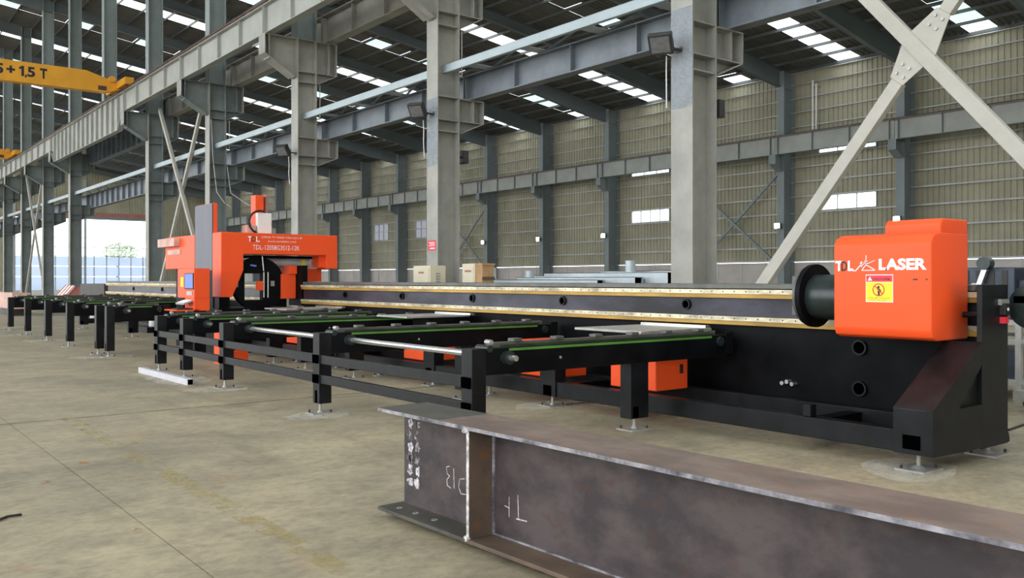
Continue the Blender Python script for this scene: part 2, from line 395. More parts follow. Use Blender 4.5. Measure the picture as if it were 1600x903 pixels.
for si, y in enumerate(strips):
    if y > Y_FAR - 1: continue
    bright = round((y - 22.2) / 8) % 2 == 1 or y < 16 or y > 100  # near strips all left clear to brighten the foreground
    for i in range(len(PX) - 1):
        x = PX[i + 1]
        left = x < -8.0
        if bright or i == 0: nm = 'sky'
        else: nm = 'skydim' if (i + si) % 3 == 1 or i == 2 else 'roof'
        if 16 < y < 90 and x > 8 and nm != 'roof': inst('skylight_panel', SKY[0] if nm == 'sky' else SKYD, ceil, (x, y, roof_z(x) + 0.215 - 15))
        else: add_rest(nm, x, y, left)
for nm, m in rest.items(): m.build('skylight_strips' if nm != 'roof' else 'blanked_strips', nm, ceil)['kind'] = 'stuff'

# rafters: tapered I sections on every column line
def rafter(k):
    y = YA(k)
    t = thing('roof_rafter', (30, y, 14))
    def dep(x): return 1.15 if x > 46 else (0.62 + max(0, (x - 36)) * 0.053 if x > 36 else 0.62)
    xs = [49.9, 46, 36, 12.6]
    top = [(x, roof_z(x)) for x in xs]; bot = [(x, roof_z(x) - dep(x)) for x in xs]
    MB().prism(top + bot[::-1], 'y', y - 0.007, y + 0.007).build('web', 'rafter', t)
    for nm, ln, d in (('top_flange', top, -0.02), ('bottom_flange', bot, 0.02)):
        MB().prism(ln + [(x, z + d) for x, z in ln][::-1], 'y', y - 0.15, y + 0.15).build(nm, 'rafter', t)
    xs = [12.5, -8]
    top = [(x, roof_z(x)) for x in xs]; bot = [(x, roof_z(x) - 0.75) for x in xs]
    MB().prism(top + bot[::-1], 'y', y - 0.14, y + 0.14).build('left_beam', 'rafter', t)
    return t
r0 = None
for k in range(-4, 17):
    if r0 is None: r0 = rafter(k); o = r0
    else: o = dup(r0, (30, YA(k), 14))
    tag(o, 'dark blue-grey roof rafter over the %s column line of the hall, counted from the right' % ORD[max(0, k)] if k >= 0 else 'dark roof rafter %s bays outside the right frame edge' % ('zero', 'one', 'two', 'three', 'four')[-k], 'rafter', 'roof rafters')

# ------------------------------------------------------------------ inner column row
def i_web_stiff(m, x0, x1, y, z0, z1): m.box(x0, x1, y - 0.008, y + 0.008, z0, z1)
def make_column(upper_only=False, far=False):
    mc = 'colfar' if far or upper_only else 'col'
    y = YA(0); hw = 0.245
    zb = 9.1 if upper_only else 0.0
    zt = roof_z(12.2) - 0.02
    t = thing('steel_column', (12.22, y, zb))
    zm = zb if upper_only else 9.1
    if not upper_only:
        MB().box(XA0, XA0 + 0.025, y - hw, y + hw, zb, zm).build('near_flange', 'col', t)
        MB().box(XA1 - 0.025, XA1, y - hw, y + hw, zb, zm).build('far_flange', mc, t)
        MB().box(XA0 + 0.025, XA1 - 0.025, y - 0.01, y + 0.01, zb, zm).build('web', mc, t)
    MB().box(XA0, XA0 + 0.025, y - hw, y + hw, zm, zt).build('upper_near_flange', 'colup', t)
    MB().box(XA1 - 0.025, XA1, y - hw, y + hw, zm, zt).build('upper_far_flange', 'colup', t)
    MB().box(XA0 + 0.025, XA1 - 0.025, y - 0.01, y + 0.01, zm, zt).build('upper_web', 'colup', t)
    if upper_only: return t
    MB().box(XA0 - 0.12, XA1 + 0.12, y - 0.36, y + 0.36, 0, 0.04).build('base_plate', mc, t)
    # horizontal stiffeners in the column pockets
    for z in (5.15, 5.43, 6.0, 7.75, 8.08, 9.1):
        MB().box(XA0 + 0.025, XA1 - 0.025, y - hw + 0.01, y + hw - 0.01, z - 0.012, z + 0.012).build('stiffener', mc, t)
    for nm, pts in (('lower_bracket', [(XA1, 6.0), (13.3, 6.0), (13.3, 5.43), (12.6, 5.13), (XA1, 5.13)]),
                    ('right_bracket', [(XA1, 9.1), (13.26, 9.1), (13.26, 8.08), (12.6, 7.73), (XA1, 7.73)]),
                    ('left_bracket', [(XA0, 9.1), (10.82, 9.1), (10.82, 8.48), (11.8, 7.88), (XA0, 7.86)])):
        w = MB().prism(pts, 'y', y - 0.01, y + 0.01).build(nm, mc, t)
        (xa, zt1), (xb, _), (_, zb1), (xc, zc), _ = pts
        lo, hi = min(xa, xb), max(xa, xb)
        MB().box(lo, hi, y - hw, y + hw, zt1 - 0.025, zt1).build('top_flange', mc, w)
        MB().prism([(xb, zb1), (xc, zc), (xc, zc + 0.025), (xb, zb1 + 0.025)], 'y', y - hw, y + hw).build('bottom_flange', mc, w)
        e = 0.022 if xb > xa else -0.022
        MB().box(min(xb - e, xb), max(xb - e, xb), y - hw, y + hw, zb1, zt1 - 0.025).build('end_plate', 'col', w)
        xm = 10.98 if xb < xa else 13.0
        zl = zb1 + 0.03 if xb > xa else zb1 - 0.2
        MB().box(xm - 0.01, xm + 0.01, y - hw + 0.02, y + hw - 0.02, zl if xb > xa else 8.35, zt1 - 0.025).build('stiffener', mc, w)
        if xb > xa: MB().box(lo, hi - 0.022, y - hw + 0.02, y + hw - 0.02, zb1 + 0.0, zb1 + 0.02).build('shelf_plate', mc, w)
    return t
c0 = make_column(); c0.location = (12.22, YA(-1), 0); cf = None; cup = None
for k in range(-1, 12):
    if k == 5:
        cup = make_column(True); cup.location = (12.22, YA(5), 9.1)
        tag(cup, 'short upper steel post standing on the deep girder above the wide bright bay', 'column', 'inner row of steel columns'); continue
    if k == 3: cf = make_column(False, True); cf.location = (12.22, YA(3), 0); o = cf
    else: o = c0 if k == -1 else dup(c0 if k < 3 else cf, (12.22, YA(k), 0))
    if k in (0, 1):
        yy = YA(k); z0_, z1_ = ((4.5, 6.25), (4.3, 5.95))[k]
        ORG[o.name] = (12.22, yy, 0)
        MB().box(XA0 - 0.002, XA0 - 0.0005, yy - 0.24, yy + 0.24, z0_, z1_).build('paint_patch', 'patch', o)
    lab = {-1: 'steel column beyond the right edge of the picture', 0: 'biggest steel column, bluish patched paint, behind the orange headstock side',
           1: 'second big steel column from the right, with a small red notice'}.get(k, 'grey steel column with crane brackets, %s from the right in the inner row' % ORD[k if k < 5 else k - 1])
    tag(o, lab, 'column', 'inner row of steel columns')

# ------------------------------------------------------------------ girders of the inner row
def girder(name, x, y0, y1, z0, z1, m, fw, nst, rail=False, deep=0.0, stiff_w=None):
    t = thing(name, (x, (y0 + y1) / 2, z0 - deep))
    a, b = y0 + 0.02, y1 - 0.02
    if deep: prof = [(a, z1), (b, z1), (b, z0), (b - 1.0, z0 - deep), (a + 1.0, z0 - deep), (a, z0)]
    else: prof = [(a, z1), (b, z1), (b, z0), (a, z0)]
    MB().prism(prof, 'x', x - 0.007, x + 0.007).build('web', m, t)
    MB().box(x - fw, x + fw, a, b, z1 - 0.025, z1).build('top_flange', m, t)
    low = prof[2:]
    n = len(low); bf = low + [(p, q + 0.025) for p, q in low][::-1]
    MB().prism(bf, 'x', x - fw * 0.85, x + fw * 0.85).build('bottom_flange', m, t)
    if nst:
        for i in range(nst + 1):
            y = a + 0.03 + (b - a - 0.06) * i / nst
            zz = z0 - (deep if (a + 1.0 <= y <= b - 1.0) else 0)
            MB().box(x - fw * 0.8, x + fw * 0.8, y - 0.012, y + 0.012, zz + 0.025, z1 - 0.025).build('stiffener', m, t)
    if rail:
        r = MB(); r.box(x - 0.05, x + 0.05, a, b, z1, z1 + 0.02); r.box(x - 0.018, x + 0.018, a, b, z1 + 0.02, z1 + 0.14); r.box(x - 0.04, x + 0.04, a, b, z1 + 0.14, z1 + 0.20)
        r.build('rail', 'rail', t)
    return t
def spans(builder, kmin, kmax, label, cat, group, deep_builder=None, cols=ORD):
    first = None
    k = kmin
    while k < kmax:
        if k == 4 and deep_builder:
            o = deep_builder(YA(4), YA(6)); nxt = 6
        else:
            if first is None: first = builder(YA(k), YA(k + 1)); base = (first.location.copy(), k); o = first
            else:
                o = dup(first, base[0] + Vector((0, S * (k - base[1]), 0)))
            nxt = k + 1
        if nxt == k + 2: l = label + ', deep one over the wide bright bay'
        elif k < 0: l = label + ' reaching out of the frame at the right'
        else: l = label + ', %s bay from the right' % ORD[k if k < 5 else k - 1]
        tag(o, l, cat, group); k = nxt
spans(lambda a, b: girder('crane_girder', 10.98, a, b, 9.1, 10.0, 'girder', 0.15, 4, True), 0, 12,
      'pale grey crane girder with brown rail', 'girder', 'left crane girders',
      lambda a, b: girder('crane_girder', 10.98, a, b, 9.1, 10.0, 'girder', 0.15, 16, True, 0.72))
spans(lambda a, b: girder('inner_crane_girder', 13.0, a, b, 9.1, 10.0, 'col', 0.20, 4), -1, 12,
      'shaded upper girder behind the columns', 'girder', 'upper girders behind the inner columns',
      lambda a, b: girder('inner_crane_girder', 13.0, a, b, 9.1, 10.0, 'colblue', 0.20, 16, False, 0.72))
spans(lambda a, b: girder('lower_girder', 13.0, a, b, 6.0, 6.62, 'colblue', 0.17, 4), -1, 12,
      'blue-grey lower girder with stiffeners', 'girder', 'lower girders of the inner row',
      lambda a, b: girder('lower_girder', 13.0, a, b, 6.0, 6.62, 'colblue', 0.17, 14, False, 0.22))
# pale channel struts with batten plates
def strut(k):
    y0, y1 = YA(k) + 0.02, YA(k + 1) - 0.02
    t = thing('channel_strut', (12.3, (y0 + y1) / 2, 6.6))
    m = MB(); m.box(12.18, 12.192, y0, y1, 6.60, 6.80); m.box(12.18, 12.27, y0, y1, 6.60, 6.612); m.box(12.18, 12.27, y0, y1, 6.788, 6.80)
    m.build('channel', 'strut', t)
    for i in range(4):
        y = y0 + 0.9 + i * 2.0
        MB().box(12.27, 12.9, y - 0.17, y + 0.17, 6.63, 6.64).build('batten_plate', 'girt', t)
    for i in range(3):
        y = y0 + 1.1 + i * 2.0
        MB().bar((12.27, y, 6.635), (12.88, y + 1.7, 6.635), 0.012, 0.07, (1, 0, 0)).build('lacing', 'colblue', t)
    return t
s0 = strut(-1)
for k in range(-1, 12):
    o = s0 if k == -1 else dup(s0, s0.location + Vector((0, S * (k + 1), 0)))
    tag(o, 'pale blue channel strut ' + ('reaching out of the frame at the right' if k < 0 else 'in the %s bay from the right' % ORD[k]), 'strut', 'pale blue channel struts')

# ------------------------------------------------------------------ crossed braces
def near_brace():
    x = 11.98
    t = thing('cross_brace', (x, 6.3, 0), 'big pale crossed brace with bolted gusset plate at upper right', 'brace')
    MB().bar((x - 0.02, 2.55, 0.35), (x - 0.02, 10.12, 9.35), 0.20, 0.13).build('through_bar', 'brace', t, 0.008)
    # split bar
    c = Vector((x + 0.02, 6.16, 4.70)); d = (Vector((x + 0.02, 2.6, 9.15)) - Vector((x + 0.02, 10.0, -0.10))).normalized()
    MB().bar(c - d * 0.53, c - d * 5.9, 0.19, 0.12).build('lower_bar', 'brace', t, 0.008)
    MB().bar(c + d * 0.53, c + d * 5.6, 0.19, 0.12).build('upper_bar', 'brace', t, 0.008)
    n = Vector((0, -d.z, d.y))
    prof = [(-0.53, -0.115), (-0.53, 0.115), (-0.02, 0.27), (0.02, 0.27), (0.53, 0.115), (0.53, -0.115), (0.02, -0.27), (-0.02, -0.27)]
    pts = [(c + d * a + n * b) for a, b in prof]
    g = MB().prism([(p.y, p.z) for p in pts], 'x', x - 0.055, x - 0.037).build('gusset_plate', 'brace', t)
    for a in (-0.44, -0.30, 0.30, 0.44):
        for b in (-0.062, 0.062):
            p = c + d * a + n * b
            MB().cyl((x - 0.08, p.y, p.z), (x - 0.055, p.y, p.z), 0.022, 8).build('bolt', 'zinc', g)
    return t
near_brace()
def far_brace(y, label):
    x = 11.97
    t = thing('cross_brace', (x, y, 0), label, 'brace')
    MB().bar((x, y - 3.7, 1.3), (x, y + 2.3, 9.05), 0.16, 0.12).build('brace_bar', 'brace', t)
    MB().bar((x + 0.125, y - 3.3, 9.05), (x + 0.125, y + 3.5, 0.1), 0.16, 0.12).build('brace_bar', 'brace', t)
far_brace(YA(3) + 4, 'thin crossed brace above the orange control cabinet')
far_brace(YA(7) + 4, 'thin crossed brace standing in the bright bay at far left')

# ------------------------------------------------------------------ right wall: cladding, girts, wainscot, windows
wr = thing('wall_right', (XW, 60, 0), 'beige corrugated cladding wall with galvanised girts', None, None, 'structure')
YB = lambda j: 26.30 + S * j
holes = [(28.4, 32.3), (44.8, 48.7), (77.2, 80.4), (86.1, 89.3)]
def zsegs(yc):
    zs = [(2.70, 15.0)]
    for i, (a, b) in enumerate(holes):
        if a < yc < b:
            if i < 2: zs = [(2.70, 5.87), (6.83, 9.48), (10.4, 15.0)]
            else: zs = [(2.70, 5.90), (7.75, 15.0)]
    return zs
for j in range(-7, 15):
    y0, y1 = max(YB(j), Y_NEAR), min(YB(j + 1), Y_FAR)
    if y1 <= y0: continue
    cuts = [y0] + [c for h in holes for c in h if y0 < c < y1] + [y1]
    m = MB()
    for a, b in zip(cuts[:-1], cuts[1:]):
        pr_ = rib_profile(a, b, 0.32, 0.05)
        for z0, z1 in zsegs((a + b) / 2):
            n = len(pr_); vs = [(XW + h, y, z) for z in (z0, z1) for y, h in pr_]
            m.add(vs, [(i, i + 1, n + i + 1, n + i) for i in range(n - 1)])
    m.build('cladding_sheet', 'clad', wr)
    # wainscot panels
    w = (y1 - y0) / 4
    for i in range(4):
        MB().box(XW - 0.02, XW + 0.10, y0 + i * w + 0.03, y0 + (i + 1) * w - 0.03, 0, 2.62).build('wainscot_panel', 'wains', wr)
    for i in range(4):
        MB().box(XW - 0.05, XW + 0.02, y0 + i * w - 0.04, y0 + i * w + 0.04, 0, 2.64).build('post', 'girt', wr)
gm = MB()
L2 = 84.8
gm.box(-0.16, 0.0, -L2, L2, 0.0, 0.008); gm.box(-0.16, -0.152, -L2, L2, -0.05, 0.008); gm.box(-0.008, 0.0, -L2, L2, 0.0, 0.05)
gme = gm.mesh('girt', 'girt')
for z in (2.70, 3.6, 4.62, 5.80, 6.85, 7.8, 8.75, 9.42, 11.35, 12.3, 13.2, 14.1, 14.85):
    inst('girt', gme, wr, (-0.005, (Y_NEAR + Y_FAR) / 2 - 60, z))

def wall_window(n, y0, y1, z0, z1, mull, g='glass'):
    t = thing('window_%d' % n, (XW, (y0 + y1) / 2, z0), 'translucent strip window in the right wall', None, None, 'structure')
    f = MB(); e = 0.05
    f.box(XW - 0.06, XW + 0.06, y0, y1, z0, z0 + e); f.box(XW - 0.06, XW + 0.06, y0, y1, z1 - e, z1)
    f.box(XW - 0.06, XW + 0.06, y0, y0 + e, z0 + e, z1 - e); f.box(XW - 0.06, XW + 0.06, y1 - e, y1, z0 + e, z1 - e)
    f.build('window_frame', 'girt', t)
    for i in range(1, mull):
        y = y0 + (y1 - y0) * i / mull
        MB().box(XW - 0.05, XW + 0.05, y - 0.03, y + 0.03, z0 + e, z1 - e).build('mullion', 'girt', t)
    for i in range(mull):
        ya, yb = y0 + (y1 - y0) * i / mull, y0 + (y1 - y0) * (i + 1) / mull
        MB().box(XW - 0.005, XW + 0.005, ya + 0.03, yb - 0.03, z0 + e, z1 - e).build('pane', g, t)
wall_window(1, 28.4, 32.3, 5.87, 6.83, 3); wall_window(2, 44.8, 48.7, 5.87, 6.83, 4)
wall_window(3, 28.4, 32.3, 9.48, 10.4, 3); wall_window(4, 44.8, 48.7, 9.48, 10.4, 3)
wall_window(5, 77.2, 80.4, 5.90, 7.75, 3, 'glassdim'); wall_window(6, 86.1, 89.3, 5.90, 7.75, 3, 'glassdim')

# wall columns with girder brackets
def wall_column():
    y = YB(0); hw = 0.25
    t = thing('wall_column', (49.0, y, 0))
    zt = 14.9
    MB().box(XB0, XB0 + 0.025, y - hw, y + hw, 0, zt).build('near_flange', 'wallcol', t)
    MB().box(XB1 - 0.025, XB1, y - hw, y + hw, 0, zt).build('far_flange', 'wallcol', t)
    MB().box(XB0 + 0.025, XB1 - 0.025, y - 0.01, y + 0.01, 0, zt).build('web', 'wallcol', t)
    b = MB().prism([(XB0, 9.42), (47.85, 9.42), (47.85, 8.85), (48.6, 8.45), (XB0, 8.45)], 'y', y - 0.02, y + 0.02).build('bracket', 'wallcol', t)
    MB().box(47.85, XB0, y - hw, y + hw, 9.42, 9.45).build('top_flange', 'wallcol', b)
    MB().box(47.83, 47.85, y - hw, y + hw, 8.85, 9.42).build('end_plate', 'wallcol', b)
    MB().prism([(47.85, 8.85), (48.6, 8.45), (48.6, 8.48), (47.85, 8.88)], 'y', y - hw, y + hw).build('bottom_flange', 'wallcol', b)
    return t
w0 = wall_column()
for j in range(-2, 15):
    o = w0 if j == 0 else dup(w0, (49.0, YB(j), 0))
    tag(o, 'blue-grey column on the beige wall, %s from the right' % ORD[j] if j >= 0 else ('blue-grey wall column just past the right edge of the picture' if j == -1 else 'blue-grey wall column two bays past the right picture edge'), 'column', 'columns along the right wall')
def wall_girder(j):
    y0, y1 = YB(j) + 0.02, YB(j + 1) - 0.02; x = 48.12
    t = thing('wall_crane_girder', (x, (y0 + y1) / 2, 9.45))
    MB().box(x - 0.008, x + 0.008, y0, y1, 9.475, 10.55).build('web', 'girder', t)
    MB().box(x - 0.2, x + 0.2, y0, y1, 10.55, 10.575).build('top_flange', 'wallcol', t)
    MB().box(x - 0.16, x + 0.16, y0, y1, 9.45, 9.475).build('bottom_flange', 'wallcol', t)
    MB().box(x - 0.04, x + 0.04, y0, y1, 10.575, 10.68).build('rail', 'rail', t)
    for i in range(4):
        y = y0 + 0.25 + (y1 - y0 - 0.5) * i / 3
        MB().box(x - 0.15, x - 0.008, y - 0.02, y + 0.02, 9.475, 10.55).build('stiffener', 'wallcol', t)
    return t
wg0 = wall_girder(0)
for j in range(-2, 14):
    o = wg0 if j == 0 else dup(wg0, wg0.location + Vector((0, S * j, 0)))
    tag(o, 'grey crane girder along the wall between its %s and %s columns from the right' % (ORD[j], ORD[j + 1]) if j >= 0 else ('grey wall crane girder running out of the right frame edge' if j == -1 else 'grey wall crane girder wholly beyond the right frame edge'), 'girder', 'wall crane girders')
def wall_brace(y0, y1, label):
    t = thing('wall_brace', (49.0, (y0 + y1) / 2, 0), label, 'brace')
    MB().bar((49.2, y0, 2.3), (49.2, y1, 8.2), 0.17, 0.1).build('brace_bar', 'wallcol', t)
    MB().bar((49.33, y0, 8.6), (49.33, y1, 2.3), 0.17, 0.1).build('brace_bar', 'wallcol', t)
wall_brace(YB(1) + .4, YB(2) - .4, 'grey crossed wall brace just right of the biggest column')
wall_brace(YB(5) + .4, YB(6) - .4, 'dark crossed wall brace seen right of the column with the red notice')

# lit floodlights on the wall columns
def lit_lamp(j, z=4.95):
    y = YB(j) + 0.05
    t = thing('wall_floodlight', (48.6, y, z), 'lit floodlight glowing low on the %s wall column from the right' % ORD[j], 'lamp', 'lit wall floodlights')
    MB().box(48.42, 48.56, y - 0.22, y + 0.22, z - 0.18, z + 0.18).build('housing', 'lamp', t, 0.02)
    MB().box(48.41, 48.42, y - 0.19, y + 0.19, z - 0.15, z + 0.15).build('lens', 'glow', t)
    MB().box(48.56, 48.75, y - 0.03, y + 0.03, z - 0.03, z + 0.03).build('bracket', 'lamp', t)
for j in (0, 1, 3, 4, 5): lit_lamp(j)
# white downpipes on the wall
for (y, z0, z1, lab) in ((32.4, 11.0, 14.0, 'short white twin pipe on the wall behind the crossed brace'), (73.0, 10.7, 13.9, 'white twin pipe high on the far wall')):
    t = thing('wall_pipe', (49.6, y, z0), lab, 'pipe')
    for d in (-0.12, 0.12): MB().cyl((49.6, y + d, z0), (49.6, y + d, z1 + d), 0.055, 8).build('pipe', 'white', t)
    MB().box(49.55, 49.95, y - 0.2, y + 0.2, z1 - 0.3, z1 - 0.25).build('clamp', 'girt', t)

# ------------------------------------------------------------------ end wall
wb = thing('wall_back', (20, Y_FAR, 0), 'far end wall with the bright opening', None, None, 'structure')
def back_clad(x0, x1, z0, z1, m='clad'):
    pr_ = rib_profile(x0, x1, 0.4, 0.05); n = len(pr_)
    vs = [(x, Y_FAR + h, z) for z in (z0, z1) for x, h in pr_]
    MB().add(vs, [(i, i + 1, n + i + 1, n + i) for i in range(n - 1)]).build('cladding_sheet', m, wb)
back_clad(X_LEFT, 21.5, 0, 20); back_clad(40.5, XW, 0, 16.0); back_clad(21.5, 40.5, 11.3, 18.2); 
MB().box(21.5, 40.5, Y_FAR - 0.3, Y_FAR, 10.3, 10.7).build('lintel_beam', 'wallcol', wb)
MB().box(21.5, 40.5, Y_FAR - 0.25, Y_FAR, 10.7, 11.3).build('fascia_panel', 'redpanel', wb)
for x in (21.5, 30.6, 40.5): MB().box(x - 0.15, x + 0.15, Y_FAR - 0.35, Y_FAR, 0, 16).build('post', 'girt', wb)
t = thing('window_7', (31, Y_FAR, 4.9), 'tall glazed opening full of daylight', None, None, 'structure')
nx = 11
for i in range(1, nx):
    x = 21.6 + 18.8 * i / nx
    MB().box(x - 0.035, x + 0.035, Y_FAR - 0.08, Y_FAR, 4.95, 7.6).build('mullion', 'girt', t)
for z in (4.92, 6.2, 7.6): MB().box(21.6, 40.4, Y_FAR - 0.08, Y_FAR, z - 0.04, z + 0.04).build('transom', 'girt', t)
for i in range(nx):
    x0, x1 = 21.6 + 18.8 * i / nx, 21.6 + 18.8 * (i + 1) / nx
    MB().box(x0 + 0.04, x1 - 0.04, Y_FAR - 0.03, Y_FAR - 0.02, 4.98, 10.25).build('pane', 'glass', t)
for i in range(nx):
    x0, x1 = 21.6 + 18.8 * i / nx, 21.6 + 18.8 * (i + 1) / nx
    for (z0, z1) in ((0, 1.9), (2.0, 3.4), (3.5, 4.85)):
        MB().box(x0 + 0.04, x1 - 0.04, Y_FAR - 0.02, Y_FAR + 0.02, z0, z1).build('polycarbonate_panel', 'bluepanel', wb)
    MB().box(x0 - 0.05, x0 + 0.05, Y_FAR - 0.06, Y_FAR + 0.02, 0, 4.9).build('post', 'girt', wb)
# unseen near end wall behind the camera, its opening shaped to let light in
wf = thing('wall_front', (0, Y_NEAR, 0), 'unseen near end wall behind the viewpoint, opened to let light in', None, None, 'structure')
for (xa, xb, zl) in ((X_LEFT, -12, 0), (-12, 9, 9.0), (9, XW, 0)):
    pr_ = rib_profile(xa, xb, 0.5, 0.05); n = len(pr_)
    MB().add([(x, Y_NEAR + h, (zl if zi == 0 else roof_z(x))) for zi in (0, 1) for x, h in pr_], [(i, i + 1, n + i + 1, n + i) for i in range(n - 1)]).build('cladding_sheet', 'clad', wf)

# tree outside
t = thing('outdoor_tree', (37.5, 150, 0), 'sunlit green tree outside the bright opening', 'tree')
MB().cyl((37.5, 150, -0.3), (37.6, 150, 4.2), 0.22, 8, 0.13).build('trunk', 'bark', t)
cm = MB()
for i in range(900):
    a = random.random() * 6.283; r = random.random() ** 0.6; zz = random.uniform(-1, 1)
    p = Vector((37.9 + 2.9 * r * math.cos(a) * math.sqrt(1 - 0.7 * zz * zz), 150 + 2.4 * r * math.sin(a), 5.6 + 1.9 * zz * (1 - 0.3 * r)))
    q = Vector((random.gauss(0, 1), random.gauss(0, 1), random.gauss(0, 1))).normalized(); u = q.orthogonal().normalized(); w = q.cross(u)
    s_ = random.uniform(0.14, 0.28); cm.add([p - u * s_, p + w * s_ * .6, p + u * s_, p - w * s_ * .6], [(0, 1, 2, 3)])
cm.build('foliage', 'leaf', t)['kind'] = 'stuff'

# ------------------------------------------------------------------ yellow cranes
def crane(y, label, lettering):
    t = thing('overhead_crane', (5, y, 10.13), label, 'crane')
    g = MB().prism([(-20, 10.92), (9.5, 10.92), (10.75, 10.55), (10.95, 10.5), (10.95, 10.22), (10.3, 10.03), (-20, 10.0)], 'y', y, y + 0.45).build('bridge_girder', 'yellow', t)
    MB().box(10.78, 11.18, y - 1.4, y + 1.9, 10.24, 10.56).build('end_carriage', 'yellow', t, 0.02)
    for yy in (y - 1.1, y + 1.6): MB().cyl((10.9, yy, 10.34), (11.06, yy, 10.34), 0.14, 14).build('wheel', 'rail', t)
    MB().box(10.0, 10.35, y - 0.02, y, 10.1, 10.3).build('access_plate', 'rail', t)
    MB().cyl((10.55, y - 0.25, 10.62), (10.55, y + 0.05, 10.62), 0.14, 12).build('travel_motor', 'yellow', t)
    if lettering:
        for chx, xa, wd, za, hh in (('5', 5.94, 0.30, 10.29, 0.44), ('+', 6.35, 0.33, 10.36, 0.32), (',', 7.05, 0.08, 10.22, 0.15), ('5', 7.15, 0.30, 10.29, 0.44), ('T', 7.64, 0.28, 10.29, 0.44)):
            text('lettering', chx, 'navy', t, (xa, y, za), (1, 0, 0), (0, 0, 1), hh, wd, 0.006, 0.035)
        MB().prism([(6.92, 10.29), (7.02, 10.29), (7.02, 10.73), (6.94, 10.73), (6.83, 10.65), (6.83, 10.57), (6.92, 10.61)], 'y', y - 0.007, y - 0.005).build('lettering', 'navy', t)
crane(43.2, 'yellow overhead crane marked 5+1,5 T at upper left', True)
crane(71.4, 'distant yellow crane end at the left frame edge', False)

# ------------------------------------------------------------------ floodlights on the inner columns
def floodlight(y, z, label, yaw=0.0, xx=11.48, sc=1.22):
    t = thing('column_floodlight', (xx + 0.4, y, z), label, 'lamp', 'floodlights on the inner columns')
    R = Matrix.Rotation(yaw, 4, 'Z') @ Matrix.Rotation(math.radians(-35), 4, 'Y')
    c = Vector((xx, y, z))
    def rb(mb):
        mb.v = [tuple(c + R @ Vector((p[0] * sc, p[1] * sc, p[2] * sc))) for p in mb.v]; return mb
    rb(MB().box(-0.05, 0.06, -0.17, 0.17, -0.15, 0.15)).build('housing', 'lamp', t, 0.012)
    rb(MB().box(-0.058, -0.05, -0.135, 0.135, -0.115, 0.115)).build('lens', 'lens', t)
    f = MB(); f.box(0.06, 0.09, -0.14, 0.14, -0.12, -0.1)
    for i in range(6): f.box(0.06, 0.10, -0.15 + i * 0.058, -0.14 + i * 0.058, -0.13, 0.13)
    rb(f).build('cooling_fins', 'lamp', t)
    b = MB(); b.bar(c + Vector((0.08, 0, -0.02)), (XA0, y - 0.05, z - 0.06), 0.04, 0.03, (0, 1, 0)); b.box(XA0 - 0.02, XA0, y - 0.12, y + 0.05, z - 0.1, z - 0.02)
    b.build('bracket', 'lamp', t)
floodlight(YA(0) + 0.10, 5.58, 'black floodlight on the biggest column', 0.5)
floodlight(YA(1) + 0.02, 5.62, 'black floodlight on the column with the red notice', 0.5)
floodlight(YA(2) - 0.05, 5.55, 'black floodlight on the column behind the gantry right end', 0.5)
for k, (lab) in ((0, 'small dark floodlight behind the biggest column'), (1, 'small dark floodlight behind the second column')):
    y = YA(k); x = XA1
    t = thing('rear_floodlight', (x + 0.2, y, 4.55), lab, 'lamp')
    MB().box(x + 0.18, x + 0.34, y - 0.16, y + 0.16, 4.42, 4.74).build('housing', 'lamp', t, 0.015)
    MB().box(x + 0.34, x + 0.35, y - 0.13, y + 0.13, 4.46, 4.70).build('lens', 'lens', t)
    MB().box(x, x + 0.18, y - 0.02, y + 0.02, 4.56, 4.60).build('bracket', 'lamp', t)
# loose white cables beside the floodlights
for k, lab in ((0, 'white cable hanging along the biggest column'), (1, 'white cable hanging below the floodlight of the second column'), (2, 'white cable hanging below the floodlight of the third column')):
    y = YA(k) + 0.28
    tag(MB().tube([(11.82, y, 5.45), (11.86, y + 0.04, 5.2), (11.84, y + 0.02, 4.9), (11.88, y + 0.05, 4.55)], 0.012, 6).build('power_cable', 'white', None), lab, 'cable')
for i, lab in enumerate(('white cable loop hanging from the fourth column girder', 'second white cable loop beside the fourth column')):
    y = YA(3) - 0.2
    tag(MB().tube([(11.98 + 0.585 * i, y, 7.7), (12.05 + 0.52 * i, y, 6.2), (12.2 + 0.55 * i, y, 4.9), (12.5 + 0.9 * i, y, 4.5), (12.75 + 1.0 * i, y, 4.35)], 0.014, 6).build('power_cable', 'white', None), lab, 'cable')
# hanging rods
for k, lab in ((1, 'thin white rod hanging beside the second column'), (2, 'thin white rod hanging beside the third column'), (3, 'thin white rod hanging beside the fourth column')):
    tag(MB().cyl((12.75, YA(k) - 0.05, 6.6), (12.75, YA(k) - 0.05, 7.75), 0.014, 6).build('hanger_rod', 'white', None), lab, 'rod')

# red notice on column 1
t = thing('notice_sign', (XA0, YA(1), 2.22), 'small red notice on the second column', 'sign')
MB().box(XA0 - 0.006, XA0, YA(1) - 0.17, YA(1) + 0.19, 2.22, 2.47).build('board', 'red', t)
for i, (a, b) in enumerate(((2.40, 2.42), (2.365, 2.38), (2.33, 2.345), (2.255, 2.285))):
    MB().box(XA0 - 0.008, XA0 - 0.006, YA(1) - 0.12, YA(1) + 0.14 - 0.05 * (i % 2), a, b).build('text_line', 'white', t)

